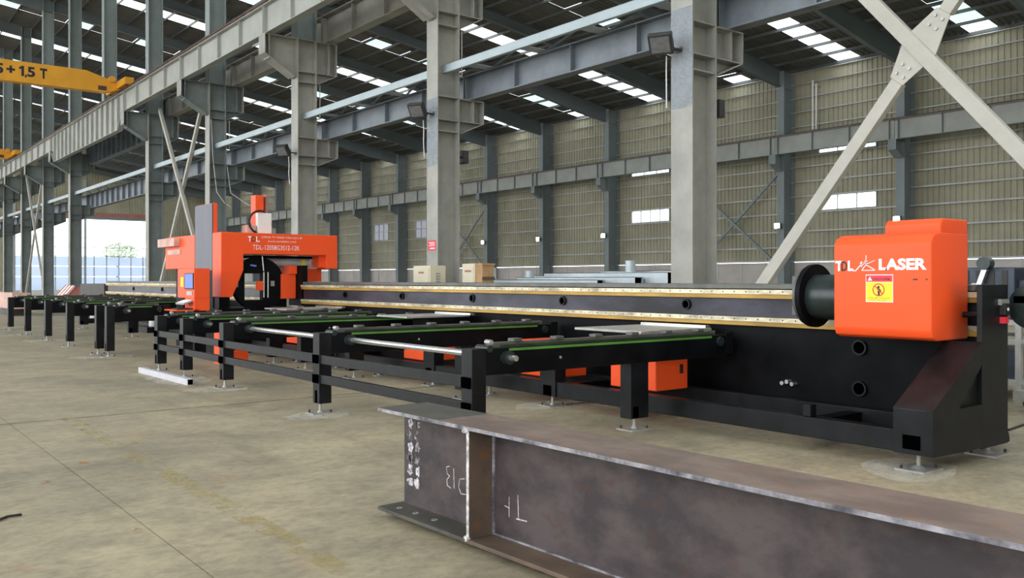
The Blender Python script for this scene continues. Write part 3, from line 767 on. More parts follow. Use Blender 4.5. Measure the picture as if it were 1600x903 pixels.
# ================================================================== the machine
# ---- long bed
def bed(y0, y1, label, first):
    t = thing('machine_bed', (8.2, (y0 + y1) / 2, 0), label, 'machine')
    yb = y0 + (0.2 if first else 0)
    MB().box(8.0, 8.55, yb, y1, 0.16, 1.40).build('bed_body', 'black', t)
    MB().box(7.97, 8.56, yb, y1, 1.40, 1.455).build('top_plate', 'bedtop', t, 0.006)
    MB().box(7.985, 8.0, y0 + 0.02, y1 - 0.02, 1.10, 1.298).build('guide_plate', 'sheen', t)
    for nm, z in (('upper_rail', 1.30), ('lower_rail', 1.005)):
        r = MB().box(7.93, 8.0, y0 + 0.02, y1 - 0.02, z, z + 0.045).build(nm, 'yellowrail', t)
        MB().box(7.915, 8.0, y0 + 0.02, y1 - 0.02, z + 0.045, z + 0.092).build('linear_guide', 'pale', r)
        me = MB().cyl((-0.003, 0, 0), (0, 0, 0), 0.008, 6).mesh('bolt', 'ink')
        n = int((y1 - y0) / 0.16)
        nn = min(n, 90)
        for i in range(nn): inst('bolt', me, r, (7.915 - 8.2, y0 + 0.1 + i * 0.155 - (y0 + y1) / 2, z + 0.07))
    ys = ((6.9, 9.08, 11.2, 13.3, 15.4) if first else (y0 + 1.5, y0 + 4.5, y0 + 7.5, y0 + 10.5))
    for y in ys:
        h = MB().ring((7.975, y, 1.215), (1, 0, 0), 0.062, 0.046, 0.03).build('hole_collar', 'blackg', t, 0, True)
        MB().cyl((7.978, y, 1.215), (7.99, y, 1.215), 0.046, 16).build('hole', 'void', h)
    if first:
        for y in (4.72, 7.5, 10.2, 13.0):
            for z in (0.84, 0.44):
                h = MB().ring((7.985, y, z), (1, 0, 0), 0.075, 0.058, 0.03).build('hole_collar', 'blackg', t, 0, True)
                MB().cyl((7.99, y, z), (7.999, y, z), 0.058, 16).build('hole', 'void', h)
    return t
b1 = bed(3.43, 17.28, 'long black machine bed with two ochre guide rails', True)
bed(19.4, 33.2, 'second black machine bed with rails left of the orange control cabinet', False)
tag(MB().box(7.9, 8.6, 33.3, 36.9, 0.93, 1.35).build('end_cover', 'brown', None, 0.01), 'dark brown box at the far end of the left bed', 'box')
tag(MB().box(8.0, 8.5, 33.4, 36.8, 0.0, 0.925).build('cover_stand', 'black', None), 'black stand carrying the dark brown box', 'stand')

def level_foot(parent, x, y, z, pl=0.13, name='levelling_foot', dome=0.045):
    f = MB(); f.cyl((x, y, 0.03), (x, y, z + 0.02), 0.016, 8); f.cyl((x, y, 0.012), (x, y, 0.035), dome * 0.8, 12, 0.022)
    o = f.build(name, 'zinc', parent, 0, False)
    MB().box(x - pl, x + pl, y - pl * 0.8, y + pl * 0.8, 0.0, 0.012).build('foot_plate', 'zinc', o)
    for sx, sy in ((-.75, .55), (.75, -.55)): MB().cyl((x + pl * sx, y + pl * sy, 0.012), (x + pl * sx, y + pl * sy, 0.04), 0.011, 6).build('bolt', 'ink', o)
    return o

# ---- base frame parts of the long bed
for (x0, x1) in ((6.84, 6.97), (7.7, 7.83)):
    MB().box(x0, x1, 3.7, 17.2, 0.12, 0.295).build('base_beam', 'blackg', b1, 0.006)
for y in (4.6, 7.97, 10.55, 13.6, 16.6):
    MB().box(6.97, 8.5, y - 0.07, y + 0.07, 0.12, 0.26).build('cross_beam', 'black', b1)
for y in (7.9, 10.5, 13.5):
    p = MB().box(6.82, 6.99, y, y + 0.28, 0.12, 0.62).build('support_post', 'blackg', b1, 0.005)
    MB().box(6.814, 6.82, y + 0.07, y + 0.21, 0.13, 0.25).build('jack_slot', 'void', p)
    level_foot(b1, 6.9, y + 0.14, 0.12)
for y in (9.3, 12.2, 15.2): level_foot(b1, 6.9, y, 0.12, 0.07)
MB().box(6.86, 6.95, 4.52, 4.60, 0.295, 0.40).build('lifting_lug', 'blackg', b1, 0.006)
for i in range(3): MB().cyl((7.93, 5.45 + i * 0.06, 0.42 + 0.02 * (i % 2)), (8.0, 5.45 + i * 0.06, 0.42 + 0.02 * (i % 2)), 0.022, 10).build('air_fitting', 'steel', b1)
# buttress and end post
MB().prism([(6.75, 0.13), (7.57, 0.11), (7.57, 0.47), (7.18, 0.47), (7.57, 0.80), (7.57, 0.985), (6.75, 0.485)], 'y', 3.38, 3.43).build('buttress_side', 'blackg', b1)
MB().prism([(6.75, 0.13), (7.57, 0.11), (7.57, 0.985), (6.75, 0.485)], 'y', 3.425, 3.705).build('buttress_body', 'blackg', b1, 0.006)
sl = MB().box(6.742, 6.75, 3.48, 3.62, 0.17, 0.28).build('jack_slot', 'void', b1)
MB().box(7.57, 8.05, 3.38, 3.425, 0.10, 1.46).build('end_post', 'blackg', b1, 0.004)
MB().prism([(8.05, 0.10), (8.13, 0.10), (8.13, 0.13), (8.05, 0.32)], 'y', 3.40, 3.6).build('end_gusset', 'blackg', b1)
level_foot(b1, 6.86, 3.55, 0.14, 0.15, 'levelling_foot', 0.075)
level_foot(b1, 7.95, 3.50, 0.11, 0.16, 'levelling_foot', 0.07)
# motor and switch on the end post
t = thing('drive_motor', (8.25, 3.3, 1.1), 'dark grey-green motor on the bed end post at the right edge', 'motor')
MB().cyl((8.06, 3.2, 1.27), (8.75, 3.2, 1.27), 0.19, 24).build('motor_body', 'bearing', t, 0.01, True)
for i in range(6): MB().ring((8.2 + i * 0.09, 3.2, 1.27), (1, 0, 0), 0.205, 0.18, 0.02).build('cooling_rib', 'bearing', t)
MB().box(8.06, 8.12, 3.22, 3.34, 1.3, 1.36).build('mounting_plate', 'zinc', t)
t = thing('limit_switch', (7.95, 3.36, 1.1), 'small switch block with a red tab on the end post', 'switch')
MB().box(7.88, 7.98, 3.33, 3.38, 1.20, 1.30).build('switch_body', 'ink', t, 0.004)
MB().box(7.86, 8.02, 3.355, 3.38, 1.285, 1.335).build('switch_bracket', 'zinc', t)
MB().box(7.89, 7.97, 3.34, 3.38, 1.13, 1.185).build('red_tab', 'red', t)
MB().cyl((7.93, 3.325, 1.25), (7.93, 3.33, 1.25), 0.014, 10).build('switch_button', 'white', t)

# ---- headstock with chuck
hd = thing('chuck_headstock', (7.6, 4.1, 1.0), 'orange chuck headstock with white lettering and yellow warning sticker', 'machine')
y0, y1 = 3.645, 4.54
pf = [(7.35, 0.985), (7.90, 0.985), (7.90, 1.90), (7.37, 1.90), (7.29, 1.87), (7.25, 1.81), (7.25, 1.07), (7.28, 1.01)]
cover = MB().prism(pf, 'y', y0, y1).build('cover', 'orange', hd, 0.016, True, 3)
MB().prism([(7.42, 1.89), (7.90, 1.89), (7.90, 2.02), (7.46, 2.02), (7.42, 1.98)], 'y', y0 + 0.005, y0 + 0.50).build('top_cover', 'orange', hd, 0.012, True, 3)
ch = MB().ring((7.62, 4.97, 1.345), (0, 1, 0), 0.305, 0.14, 0.05, 40).build('chuck_flange', 'black', hd, 0, True)
MB().ring((7.62, 5.01, 1.345), (0, 1, 0), 0.285, 0.14, 0.05, 40).build('chuck_ring', 'bedtop', ch, 0, True)
for i in range(4):
    a = math.pi / 4 + i * math.pi / 2
    p = Vector((7.62 + 0.2 * math.cos(a), 5.04, 1.345 + 0.2 * math.sin(a)))
    MB().box(p.x - 0.05, p.x + 0.05, 5.03, 5.10, p.z - 0.05, p.z + 0.05).build('jaw', 'bedtop', ch, 0.006)
MB().cyl((7.62, 4.55, 1.335), (7.62, 4.95, 1.335), 0.215, 36).build('chuck_barrel', 'bearing', hd, 0, True)
MB().cyl((7.62, 4.54, 1.335), (7.62, 4.62, 1.335), 0.222, 36).build('barrel_collar', 'blackg', hd, 0, True)
ex, ey = (0, -1, 0), (0, 0, 1)
xf = 7.25
def tpos(y, z): return (xf, y, z)
text('lettering', 'T', 'white', hd, tpos(4.522, 1.578), ex, ey, 0.092, 0.075, 0.003, 0.045)
text('lettering', 'D', 'ink', hd, tpos(4.462, 1.578), ex, ey, 0.088, 0.058, 0.0045, 0.02)
text('lettering', 'L', 'white', hd, tpos(4.398, 1.578), ex, ey, 0.092, 0.055, 0.003, 0.045)
text('lettering', 'LASER', 'white', hd, tpos(4.105, 1.582), ex, ey, 0.10, 0.425, 0.003, 0.045)
lg = MB()
def stroke(m, pts, w=0.008, x=xf - 0.003):
    for a, b in zip(pts[:-1], pts[1:]): m.bar((x, a[0], a[1]), (x, b[0], b[1]), w, 0.003)
stroke(lg, [(4.345, 1.58), (4.32, 1.58), (4.265, 1.64), (4.262, 1.66)], 0.009)
stroke(lg, [(4.275, 1.655), (4.268, 1.61), (4.255, 1.632), (4.21, 1.66)], 0.007)
stroke(lg, [(4.222, 1.715), (4.222, 1.62)], 0.006)
stroke(lg, [(4.245, 1.655), (4.222, 1.635), (4.14, 1.668)], 0.005)
stroke(lg, [(4.262, 1.582), (4.135, 1.582), (4.205, 1.622), (4.23, 1.625), (4.262, 1.582)], 0.007)
stroke(lg, [(4.235, 1.67), (4.222, 1.64), (4.205, 1.67)], 0.005)
lg.build('laser_emblem', 'white', hd)
st = MB().box(xf - 0.003, xf, 3.975, 4.225, 1.305, 1.545).build('warning_sticker', 'white', hd)
MB().box(xf - 0.004, xf - 0.003, 3.98, 4.22, 1.312, 1.478).build('yellow_field', 'signyellow', st)
MB().box(xf - 0.004, xf - 0.003, 3.98, 4.22, 1.482, 1.538).build('red_band', 'red', st)
MB().ring((xf - 0.0045, 4.105, 1.412), (1, 0, 0), 0.056, 0.046, 0.002, 28).build('prohibition_ring', 'red', st)
fg = MB(); stroke(fg, [(4.103, 1.365), (4.103, 1.415)], 0.018, xf - 0.0045); stroke(fg, [(4.12, 1.43), (4.09, 1.41), (4.085, 1.39)], 0.014, xf - 0.0045)
fg.cyl((xf - 0.006, 4.105, 1.437), (xf - 0.004, 4.105, 1.437), 0.011, 10); fg.build('hand_figure', 'ink', st)
sb = MB(); stroke(sb, [(4.142, 1.448), (4.068, 1.376)], 0.009, xf - 0.005); sb.build('prohibition_bar', 'red', st)
tri = MB().prism([(4.205, 1.492), (4.165, 1.492), (4.185, 1.528)], 'x', xf - 0.006, xf - 0.004).build('warning_triangle', 'white', st)
text('sticker_text', 'NGUY HIỂM', 'ink', st, (xf, 4.155, 1.497), ex, ey, 0.026, 0.15, 0.005, 0.01)
text('sticker_text', 'CẤM SỜ VÀO KHI', 'ink', st, (xf, 4.205, 1.336), ex, ey, 0.015, 0.20, 0.005)
text('sticker_text', 'ĐANG VẬN HÀNH', 'ink', st, (xf, 4.18, 1.317), ex, ey, 0.012, 0.15, 0.005)
hs = MB(); hs.box(xf - 0.004, xf, 3.76, 3.80, 1.497, 1.508); hs.box(xf - 0.004, xf, 3.675, 3.69, 1.497, 1.508); hs.build('vent_slot', 'ink', hd)
for z in (1.12, 1.42): MB().box(7.82, 7.912, 3.7, 4.5, z - 0.05, z + 0.05).build('rail_carriage', 'blackg', hd)
MB().cyl((7.8, 3.5, 1.2), (7.8, 3.64, 1.2), 0.025, 12).build('rear_shaft', 'blackg', hd)

# ---- orange lift boxes in front of the bed
for i, (a, b, zt, pl) in enumerate(((6.57, 7.26, 0.80, True), (7.95, 8.64, 0.74, False), (11.1, 11.78, 0.70, True), (13.5, 14.2, 0.66, False), (15.3, 16.12, 0.66, True))):
    if i == 1: a, b = 8.22, 8.9
    t = thing('lift_cover', (7.35, (a + b) / 2, 0.295), ('orange lift cover box under the bed with a black T-handle, nearest the headstock', 'second orange lift cover from the headstock', 'third orange lift cover, seen behind the long silver shaft',
              'fourth orange lift cover, mostly hidden behind a conveyor arm', 'fifth orange lift cover, nearest the gantry')[i], 'cover', 'orange lift covers')
    MB().box(7.1, 7.62, a, b, 0.296, zt).build('cover_box', 'orange', t, 0.012)
    if i == 0:
        MB().bar((7.5, a - 0.02, 0.52), (7.62, a - 0.02, 0.52), 0.018, 0.012).build('lock_bar', 'ink', t)
        MB().box(7.485, 7.51, a - 0.03, a, 0.47, 0.57).build('handle', 'ink', t)
    if pl:
        tb = MB().box(7.2, 7.5, a + 0.1, b - 0.1, zt, 0.935).build('lift_column', 'blackg', t)
        MB().box(6.75, 7.88, a - (0.12 if i == 0 else -0.02), b + 0.22, 0.935, 0.962).build('support_plate', 'zinc', t, 0.004)
        MB().box(7.8, 7.88, a - 0.1, b + 0.2, 0.962, 0.99).build('plate_lip', 'steel', t)

# ---- infeed conveyor
def conveyor(name, ys, xend, ztop, zbot, label, shafts, rails, dogs=6, short=None):
    t = thing(name, (6.2, (ys[0] + ys[-1]) / 2, 0), label, 'conveyor')
    xfull = xend
    for i, y in enumerate(ys):
        W = 0.16
        xend = (short or {}).get(i, xfull)
        arm = MB().box(4.55, xend, y, y + W, zbot, ztop).build('arm_beam', 'black', t, 0.004)
        MB().box(4.75, xend - 0.3, y + 0.015, y + 0.06, ztop + 0.002, ztop + 0.025).build('top_belt', 'beltdark', arm)
        MB().box(4.65, xend - 0.2, y + 0.075, y + 0.145, ztop, ztop + 0.045).build('guide_rail', 'bedtop', arm)
        MB().box(4.8, xend - 0.35, y - 0.006, y, ztop - 0.026, ztop - 0.004).build('green_belt', 'green', arm)
        for d in range(dogs):
            x = 4.95 + (xend - 5.4) * d / (dogs - 1)
            MB().box(x - 0.05, x + 0.05, y + 0.06, y + 0.15, ztop + 0.045, ztop + 0.075).build('dog_block', 'bedtop', arm, 0.006)
        # post
        p = MB().box(4.4, 4.55, y, y + W, 0.115, ztop + 0.005).build('post', 'blackg', t, 0.004)
        MB().box(4.395, 4.4, y + 0.06, y + 0.10, 0.12, 0.26).build('jack_slot', 'void', p)
        level_foot(t, 4.45, y + 0.08, 0.12, 0.13)
        if xend > 7:
            p = MB().box(6.33, 6.58, y + 0.005, y + 0.155, 0.12, zbot).build('rear_leg', 'blackg', t, 0.004)
            MB().box(6.36, 6.43, y - 0.004, y + 0.005, 0.13, 0.24).build('jack_slot', 'void', p)
            level_foot(t, 6.45, y + 0.08, 0.12, 0.14)
        # bearing and pulley
        zc = ztop - 0.085
        br = MB().ring((4.78, y - 0.025, zc), (0, 1, 0), 0.058, 0.026, 0.05, 16).build('bearing', 'bearing', t, 0, True)
        MB().prism([(4.70, zc - 0.02), (4.74, zc - 0.055), (4.82, zc - 0.055), (4.86, zc - 0.02), (4.86, zc + 0.02), (4.82, zc + 0.055), (4.74, zc + 0.055), (4.70, zc + 0.02)], 'y', y - 0.012, y - 0.001).build('bearing_flange', 'bearing', br)
        MB().cyl((4.78, y - 0.13, zc), (4.78, y + 0.02, zc), 0.026, 14).build('shaft_stub', 'steel', br, 0, True)
        MB().cyl((4.585, y - 0.01, ztop + 0.0), (4.585, y + W + 0.01, ztop + 0.0), 0.032, 14).build('return_roller', 'bearing', arm, 0, True)
        MB().cyl((4.66, y + 0.07, ztop + 0.05), (4.66, y + 0.15, ztop + 0.05), 0.022, 10).build('nose_roller', 'zinc', arm, 0, True)
        # far end bearing and bracket
        MB().cyl((xend - 0.22, y - 0.03, zc + 0.02), (xend - 0.22, y, zc + 0.02), 0.05, 14).build('end_bearing', 'bearing', arm, 0, True)
        MB().box(xend - 0.12, xend, y - 0.012, y, zbot + 0.02, ztop + 0.03).build('end_bracket', 'blackg', arm)
        MB().cyl((5.4 + 0.3 * i, y - 0.006, zc - 0.03), (5.4 + 0.3 * i, y, zc - 0.03), 0.014, 8).build('fastener', 'zinc', arm)
    for (i, j) in shafts:
        zc = ztop - 0.085
        MB().cyl((4.78, ys[i] + 0.16, zc), (4.78, ys[j] - 0.06, zc), 0.03, 16).build('drive_shaft', 'steel', t, 0, True)
    for z0, z1 in rails:
        for a, b in zip(ys[:-1], ys[1:]):
            MB().box(4.41, 4.47, a + 0.16, b, z0, z1).build('side_rail', 'blackg', t, 0.003)
        for a in ys:
            MB().box(4.38, 4.4, a + 0.02, a + 0.14, z0, z1).build('rail_cap', 'void', t)
    return t
conveyor('infeed_conveyor', [6.18, 9.11, 12.08, 13.79, 15.09], 7.9, 0.90, 0.67, 'black infeed conveyor with green belts, silver shafts and two side rails', [(0, 1), (1, 2), (3, 4)], ((0.565, 0.66), (0.345, 0.44)))
conveyor('outfeed_conveyor', [18.35, 19.15, 21.8, 24.2, 26.9, 29.6], 7.9, 0.98, 0.68, 'black outfeed conveyor with green belts at left, behind the control cabinet', [(0, 1)], (), short={0: 5.6, 1: 5.6})
# white square tube on the floor
t = thing('square_tube', (4.15, 13.9, 0), 'white square steel tube lying on the floor by the conveyor feet', 'tube')
a, b = Vector((4.12, 15.0, 0.045)), Vector((4.17, 12.75, 0.045))
MB().bar(a, b, 0.09, 0.09, (1, 0, 0)).build('tube', 'tubegrey', t, 0.004)
e = MB().bar(b + Vector((0, -0.002, 0)), b + Vector((0, 0.001, 0)), 0.072, 0.072, (1, 0, 0)).build('tube_opening', 'void', t)

# ---- cutting gantry
gt = thing('cutting_gantry', (7.3, 18.0, 0), 'orange laser cutting gantry with white lettering and black chuck plate', 'machine')
Yg = 17.5
MB().prism([(6.33, 2.455), (8.88, 2.455), (8.88, 1.735), (8.62, 1.735), (8.62, 2.02), (6.79, 2.02), (6.79, 1.70), (6.56, 1.15), (6.33, 1.15)], 'y', Yg, Yg + 0.5).build('portal_cover', 'orange', gt, 0.012)
MB().box(8.5, 8.62, Yg + 0.12, Yg + 0.5, 1.76, 2.02).build('inner_cheek', 'orange', gt)
# chuck plate with a square window
cx, cz, R = 7.23, 1.42, 0.55
hx0, hx1, hz0, hz1 = 6.92, 7.31, 1.08, 1.63
out = [(cx + R * math.cos(a * math.pi / 16), cz + R * math.sin(a * math.pi / 16)) for a in range(32)]
hole = [(hx1, hz0), (hx1, hz1), (hx0, hz1), (hx0, hz0)]
yp0, yp1 = 17.78, 17.95
pl = MB()
def sector(pts): pl.prism(pts, 'y', yp0, yp1)
clipL = lambda pts, f: pts
top = sorted([p for p in out if p[1] >= hz1], key=lambda p: p[0])
bot = sorted([p for p in out if p[1] <= hz0], key=lambda p: p[0])
rgt = sorted([p for p in out if p[0] > hx1 and hz0 < p[1] < hz1], key=lambda p: p[1])
lft = sorted([p for p in out if p[0] < hx0 and hz0 < p[1] < hz1], key=lambda p: p[1])
def edge_x(z, s): return cx + s * math.sqrt(max(0, R * R - (z - cz) ** 2))
sector([(edge_x(hz1, -1), hz1), (edge_x(hz1, 1), hz1)] + top[::-1])
sector([(edge_x(hz0, 1), hz0), (edge_x(hz0, -1), hz0)] + bot)
sector([(hx1, hz0), (edge_x(hz0, 1), hz0)] + rgt + [(edge_x(hz1, 1), hz1), (hx1, hz1)])
sector([(edge_x(hz0, -1), hz0), (hx0, hz0), (hx0, hz1), (edge_x(hz1, -1), hz1)] + lft[::-1])
cp = pl.build('chuck_plate', 'black', gt)
for x in (7.30, 7.39): MB().cyl((x, 17.7, 1.13), (x, 17.7, 1.66), 0.016, 10).build('guide_rod', 'steel', gt, 0, True)
MB().cyl((7.29, 17.69, 1.68), (7.26, 17.69, 1.98), 0.014, 8).build('guide_rod', 'steel', gt)
MB().box(7.14, 7.27, 17.66, 17.74, 1.28, 1.47).build('clamp_block', 'orange', gt, 0.004)
for x, z in ((7.52, 1.42), (6.74, 1.40)): MB().box(x - 0.04, x + 0.04, 17.765, 17.78, z - 0.055, z + 0.055).build('plate_label', 'zinc', cp)
MB().cyl((7.03, 17.74, 1.80), (7.15, 17.74, 1.785), 0.018, 10).build('blue_fitting', 'screen', cp)  # glows faintly through the screen material, though it is no lamp
MB().box(6.35, 8.0, 17.72, 18.9, 0.0, 0.92).build('gantry_base', 'black', gt, 0.01)
MB().box(6.38, 6.6, 17.75, 18.04, 0.9, 1.2).build('leg_foot', 'black', gt)
MB().box(7.70, 8.02, 17.72, 18.1, 1.10, 1.62).build('slide_cover', 'orange', gt, 0.01)
MB().box(7.84, 8.02, 17.66, 18.1, 1.62, 1.80).build('slide_cap', 'orange', gt, 0.006)
MB().box(8.03, 8.16, 17.45, 18.1, 0.95, 1.80).build('slide_post', 'black', gt)
MB().box(8.2, 8.75, 18.0, 18.5, 1.46, 1.74).build('rear_cover', 'orange', gt, 0.008)
MB().cyl((7.25, 18.0, 1.86), (8.45, 18.0, 1.86), 0.085, 18).build('beam_tube', 'galv', gt, 0, True)
MB().cyl((8.25, 18.0, 1.86), (8.33, 18.0, 1.86), 0.087, 18).build('tube_label', 'signyellow', gt, 0, True)
MB().box(6.9, 8.5, 17.95, 18.1, 1.95, 2.01).build('cable_tray', 'black', gt)
# z tower
MB().box(7.24, 7.42, 18.0, 18.25, 2.455, 3.28).build('tower_column', 'orange', gt, 0.006)
MB().box(7.47, 7.50, 18.0, 18.2, 2.6, 3.30).build('tower_rail', 'redpanel', gt)
MB().box(7.24, 7.54, 17.86, 18.0, 2.455, 2.90).build('tower_head', 'white', gt, 0.01)
MB().box(7.02, 7.22, 17.9, 18.2, 2.455, 2.64).build('tower_box', 'redwhite', gt, 0.006)
hose = []
for i in range(13):
    a = math.radians(70 + i * 14)
    hose.append((7.28 + 0.24 * math.cos(a), 17.84, 2.70 + 0.24 * math.sin(a)))
hose += [(7.16, 17.84, 2.52), (7.2, 17.84, 2.45)]
MB().tube(hose, 0.022, 8).build('cable_hose', 'ink', gt)
# side panels of the operator side
MB().box(6.33, 6.36, 18.02, 19.05, 1.69, 3.06).build('grey_panel', 'panelgrey', gt, 0.004)
MB().box(6.36, 6.43, 18.0, 19.0, 1.75, 3.07).build('panel_frame', 'orange', gt)
MB().box(6.36, 6.6, 18.05, 19.0, 0.9, 1.69).build('panel_column', 'black', gt)
gx, gz = (1, 0, 0), (0, 0, 1)
text('lettering', 'T', 'white', gt, (6.88, Yg, 2.275), gx, gz, 0.11, 0.08, 0.004, 0.02)
text('lettering', 'D', 'ink', gt, (6.96, Yg, 2.278), gx, gz, 0.10, 0.08, 0.005)
text('lettering', 'L', 'white', gt, (7.05, Yg, 2.275), gx, gz, 0.11, 0.08, 0.004, 0.02)
text('lettering', 'CÔNG TY TNHH TÂN ĐẠI LỢI', 'white', gt, (7.17, Yg, 2.345), gx, gz, 0.058, 0.89, 0.004, 0.0)
text('lettering', 'www.tandailoi.com', 'white', gt, (7.30, Yg, 2.275), gx, gz, 0.04, 0.62, 0.004)
text('lettering', 'TDL-12058G3S12-12K', 'white', gt, (6.98, Yg, 2.115), gx, gz, 0.095, 1.02, 0.004, 0.0)

# ---- orange electrical cabinet and control console
cb = thing('electrical_cabinet', (6.6, 20.0, 0), 'orange overhead cabinet with a pale plate, left of the grey panel', 'cabinet')
MB().box(6.33, 6.9, 19.08, 21.1, 1.74, 2.46).build('cabinet_body', 'orange', cb, 0.01)
MB().box(6.2, 6.33, 20.05, 21.25, 2.24, 2.43).build('pale_plate', 'redwhite', cb, 0.006)
MB().box(6.315, 6.33, 20.0, 20.9, 2.06, 2.17).build('lettering_strip', 'redwhite', cb)
MB().box(6.45, 6.85, 20.2, 20.7, 0.0, 1.74).build('cabinet_leg', 'black', cb)
cs = thing('control_console', (5.85, 17.7, 0), 'orange control console with blue screen and keyboard', 'console')
MB().box(5.70, 6.0, 17.2, 18.2, 1.14, 1.72).build('console_head', 'orange', cs, 0.008)
MB().box(5.70, 6.0, 17.2, 17.75, 0.90, 1.14).build('console_neck', 'orange', cs, 0.006)
MB().box(5.74, 5.96, 17.3, 17.7, 0.0, 0.90).build('console_stand', 'black', cs)
sc = MB().box(5.685, 5.70, 17.22, 17.74, 1.31, 1.63).build('screen_bezel', 'ink', cs)
MB().box(5.682, 5.685, 17.25, 17.70, 1.34, 1.61).build('screen', 'screen', sc)
MB().box(5.69, 5.70, 17.82, 17.98, 1.36, 1.55).build('sticker', 'signyellow', cs)
MB().box(5.685, 5.70, 17.3, 17.6, 1.2, 1.27).build('button_panel', 'zinc', cs)
kb = MB().prism([(5.52, 1.02), (5.70, 1.08), (5.70, 1.11), (5.52, 1.05)], 'y', 17.25, 17.75).build('keyboard_tray', 'zinc', cs)
for i in range(3): MB().prism([(5.54 + i * 0.05, 1.056 + i * 0.0167), (5.575 + i * 0.05, 1.068 + i * 0.0167), (5.575 + i * 0.05, 1.076 + i * 0.0167), (5.54 + i * 0.05, 1.064 + i * 0.0167)], 'y', 17.28, 17.72).build('key_row', 'white', kb)
MB().box(5.35, 5.8, 17.2, 17.9, 0.90, 0.925).build('foot_shelf', 'orange', cs)
MB().box(5.40, 5.75, 17.25, 17.6, 0.925, 0.95).build('pad', 'ink', cs)
# orange leg visible below conveyor
t = thing('sensor_box', (6.9, 16.9, 0), 'small orange upright box under the conveyor near the gantry', 'box')
MB().box(5.62, 5.78, 15.62, 15.9, 0.0, 0.62).build('box_body', 'orange', t, 0.006)
MB().box(5.78, 6.15, 15.62, 15.9, 0.0, 0.22).build('box_foot', 'orange', t, 0.006)
# white filter bottles under the left bed
for (x, y, lab) in ((7.6, 26.5, 'white filter cylinder under the left bed, nearer one'), (7.6, 33.5, 'white filter cylinder under the left bed, farther one')):
    t = thing('filter_cylinder', (x, y, 0), lab, 'cylinder')
    MB().cyl((x, y, 0.16), (x, y, 0.62), 0.11, 14).build('filter_body', 'white', t, 0.01, True)
    MB().cyl((x, y, 0.62), (x, y, 0.68), 0.12, 14).build('filter_cap', 'zinc', t)
    MB().box(x - 0.3, x + 0.3, y - 0.5, y + 0.5, 0.0, 0.16).build('filter_base', 'blackg', t)

# ================================================================== foreground I beam
ib = thing('steel_i_beam', (2.985, 4.93, 0.045), 'big brown mill-scale steel I-beam with chalk marks in the foreground', 'beam')
ORG[ib.name] = (0, 0, 0)
Lb, H, W, tf = 6.2, 0.645, 0.19, 0.022
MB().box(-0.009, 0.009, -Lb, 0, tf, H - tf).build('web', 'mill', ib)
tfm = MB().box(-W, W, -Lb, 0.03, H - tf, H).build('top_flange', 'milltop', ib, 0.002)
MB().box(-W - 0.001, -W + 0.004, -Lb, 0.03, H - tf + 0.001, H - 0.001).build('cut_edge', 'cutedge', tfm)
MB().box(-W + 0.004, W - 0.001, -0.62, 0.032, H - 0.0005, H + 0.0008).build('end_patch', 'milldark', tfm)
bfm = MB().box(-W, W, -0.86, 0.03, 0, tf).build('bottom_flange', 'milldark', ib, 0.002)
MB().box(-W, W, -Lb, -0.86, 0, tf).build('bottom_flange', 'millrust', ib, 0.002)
for (x, y) in ((-0.11, -0.10), (-0.10, -0.27), (-0.10, -0.47)):
    MB().ring((x, y, tf + 0.001), (0, 0, 1), 0.020, 0.012, 0.003, 14).build('bolt_hole', 'zinc', bfm)
ys_ = -0.90
sp = MB().box(-W + 0.01, -0.009, ys_ - 0.02, ys_, tf, H - tf).build('stiffener', 'millrust', ib)
MB().box(-W + 0.006, -W + 0.0105, ys_ - 0.02, ys_ + 0.001, tf, H - tf).build('painted_edge', 'chalk', sp)
MB().box(0.009, W - 0.01, ys_ - 0.02, ys_, tf, H - tf).build('stiffener', 'millrust', ib)
wd = MB()
for i in range(40):
    z = tf + (H - 2 * tf) * (i + 0.5) / 40
    wd.cyl((-0.012, ys_ - 0.026, z - 0.009), (-0.012, ys_ - 0.026, z + 0.009), 0.008 + 0.002 * (i % 2), 6)
wd.build('weld_bead', 'cutedge', sp)
for a in (-Lb + 0.05, ys_ - 0.03), :
    for z in (tf + 0.004, H - tf - 0.004):
        MB().bar((-0.013, a[0], z), (-0.013, a[1], z), 0.012, 0.008).build('weld_seam', 'cutedge' if z < 0.3 else 'mill', ib)
for (y, z) in ((ys_, tf), (ys_ + 0.0, H - tf)):
    b_ = MB()
    for i in range(5): b_.cyl((-W + 0.006 + random.uniform(-.008, .012), y + random.uniform(-.025, .025), z - 0.012), (-W + 0.004, y + random.uniform(-.02, .02), z + 0.012), 0.012, 6)
    b_.build('paint_blob', 'chalk', sp)
# paint blotches and chalk writing on the web
for r in range(6):
    for c in range(2):
        strong = (r, c) in ((0, 0), (2, 0), (4, 0), (4, 1), (5, 0), (5, 1))
        y = -0.07 - c * 0.08; z = H - 0.105 - r * 0.074
        pts = [(y + random.uniform(.016, .042) * math.cos(a * 0.5236), z + random.uniform(.020, .046) * math.sin(a * 0.5236)) for a in range(12)]
        MB().prism(pts, 'x', -0.0102, -0.009).build('paint_mark', 'chalkstrong' if strong else 'chalkfaint', ib)
ck = MB()
def chalk(pts, w=0.006):
    for a, b in zip(pts[:-1], pts[1:]): ck.bar((-0.0098, a[0], a[1]), (-0.0098, b[0], b[1]), w, 0.0012)
def C(u, v): return (-u, v)
chalk([C(.50, .335), C(.465, .325), C(.475, .285), C(.50, .275), C(.47, .25), C(.475, .215), C(.51, .205)], 0.004)
chalk([C(.54, .33), C(.545, .21)], 0.004)
chalk([C(.65, .285), C(.60, .275), C(.59, .225), C(.615, .19), C(.66, .195)], 0.004)
chalk([C(1.02, .20), C(1.06, .195)], 0.004); chalk([C(1.06, .255), C(1.06, .145)], 0.004)
chalk([C(1.135, .28), C(1.14, .15)], 0.004); chalk([C(1.12, .148), C(1.21, .152)], 0.006)
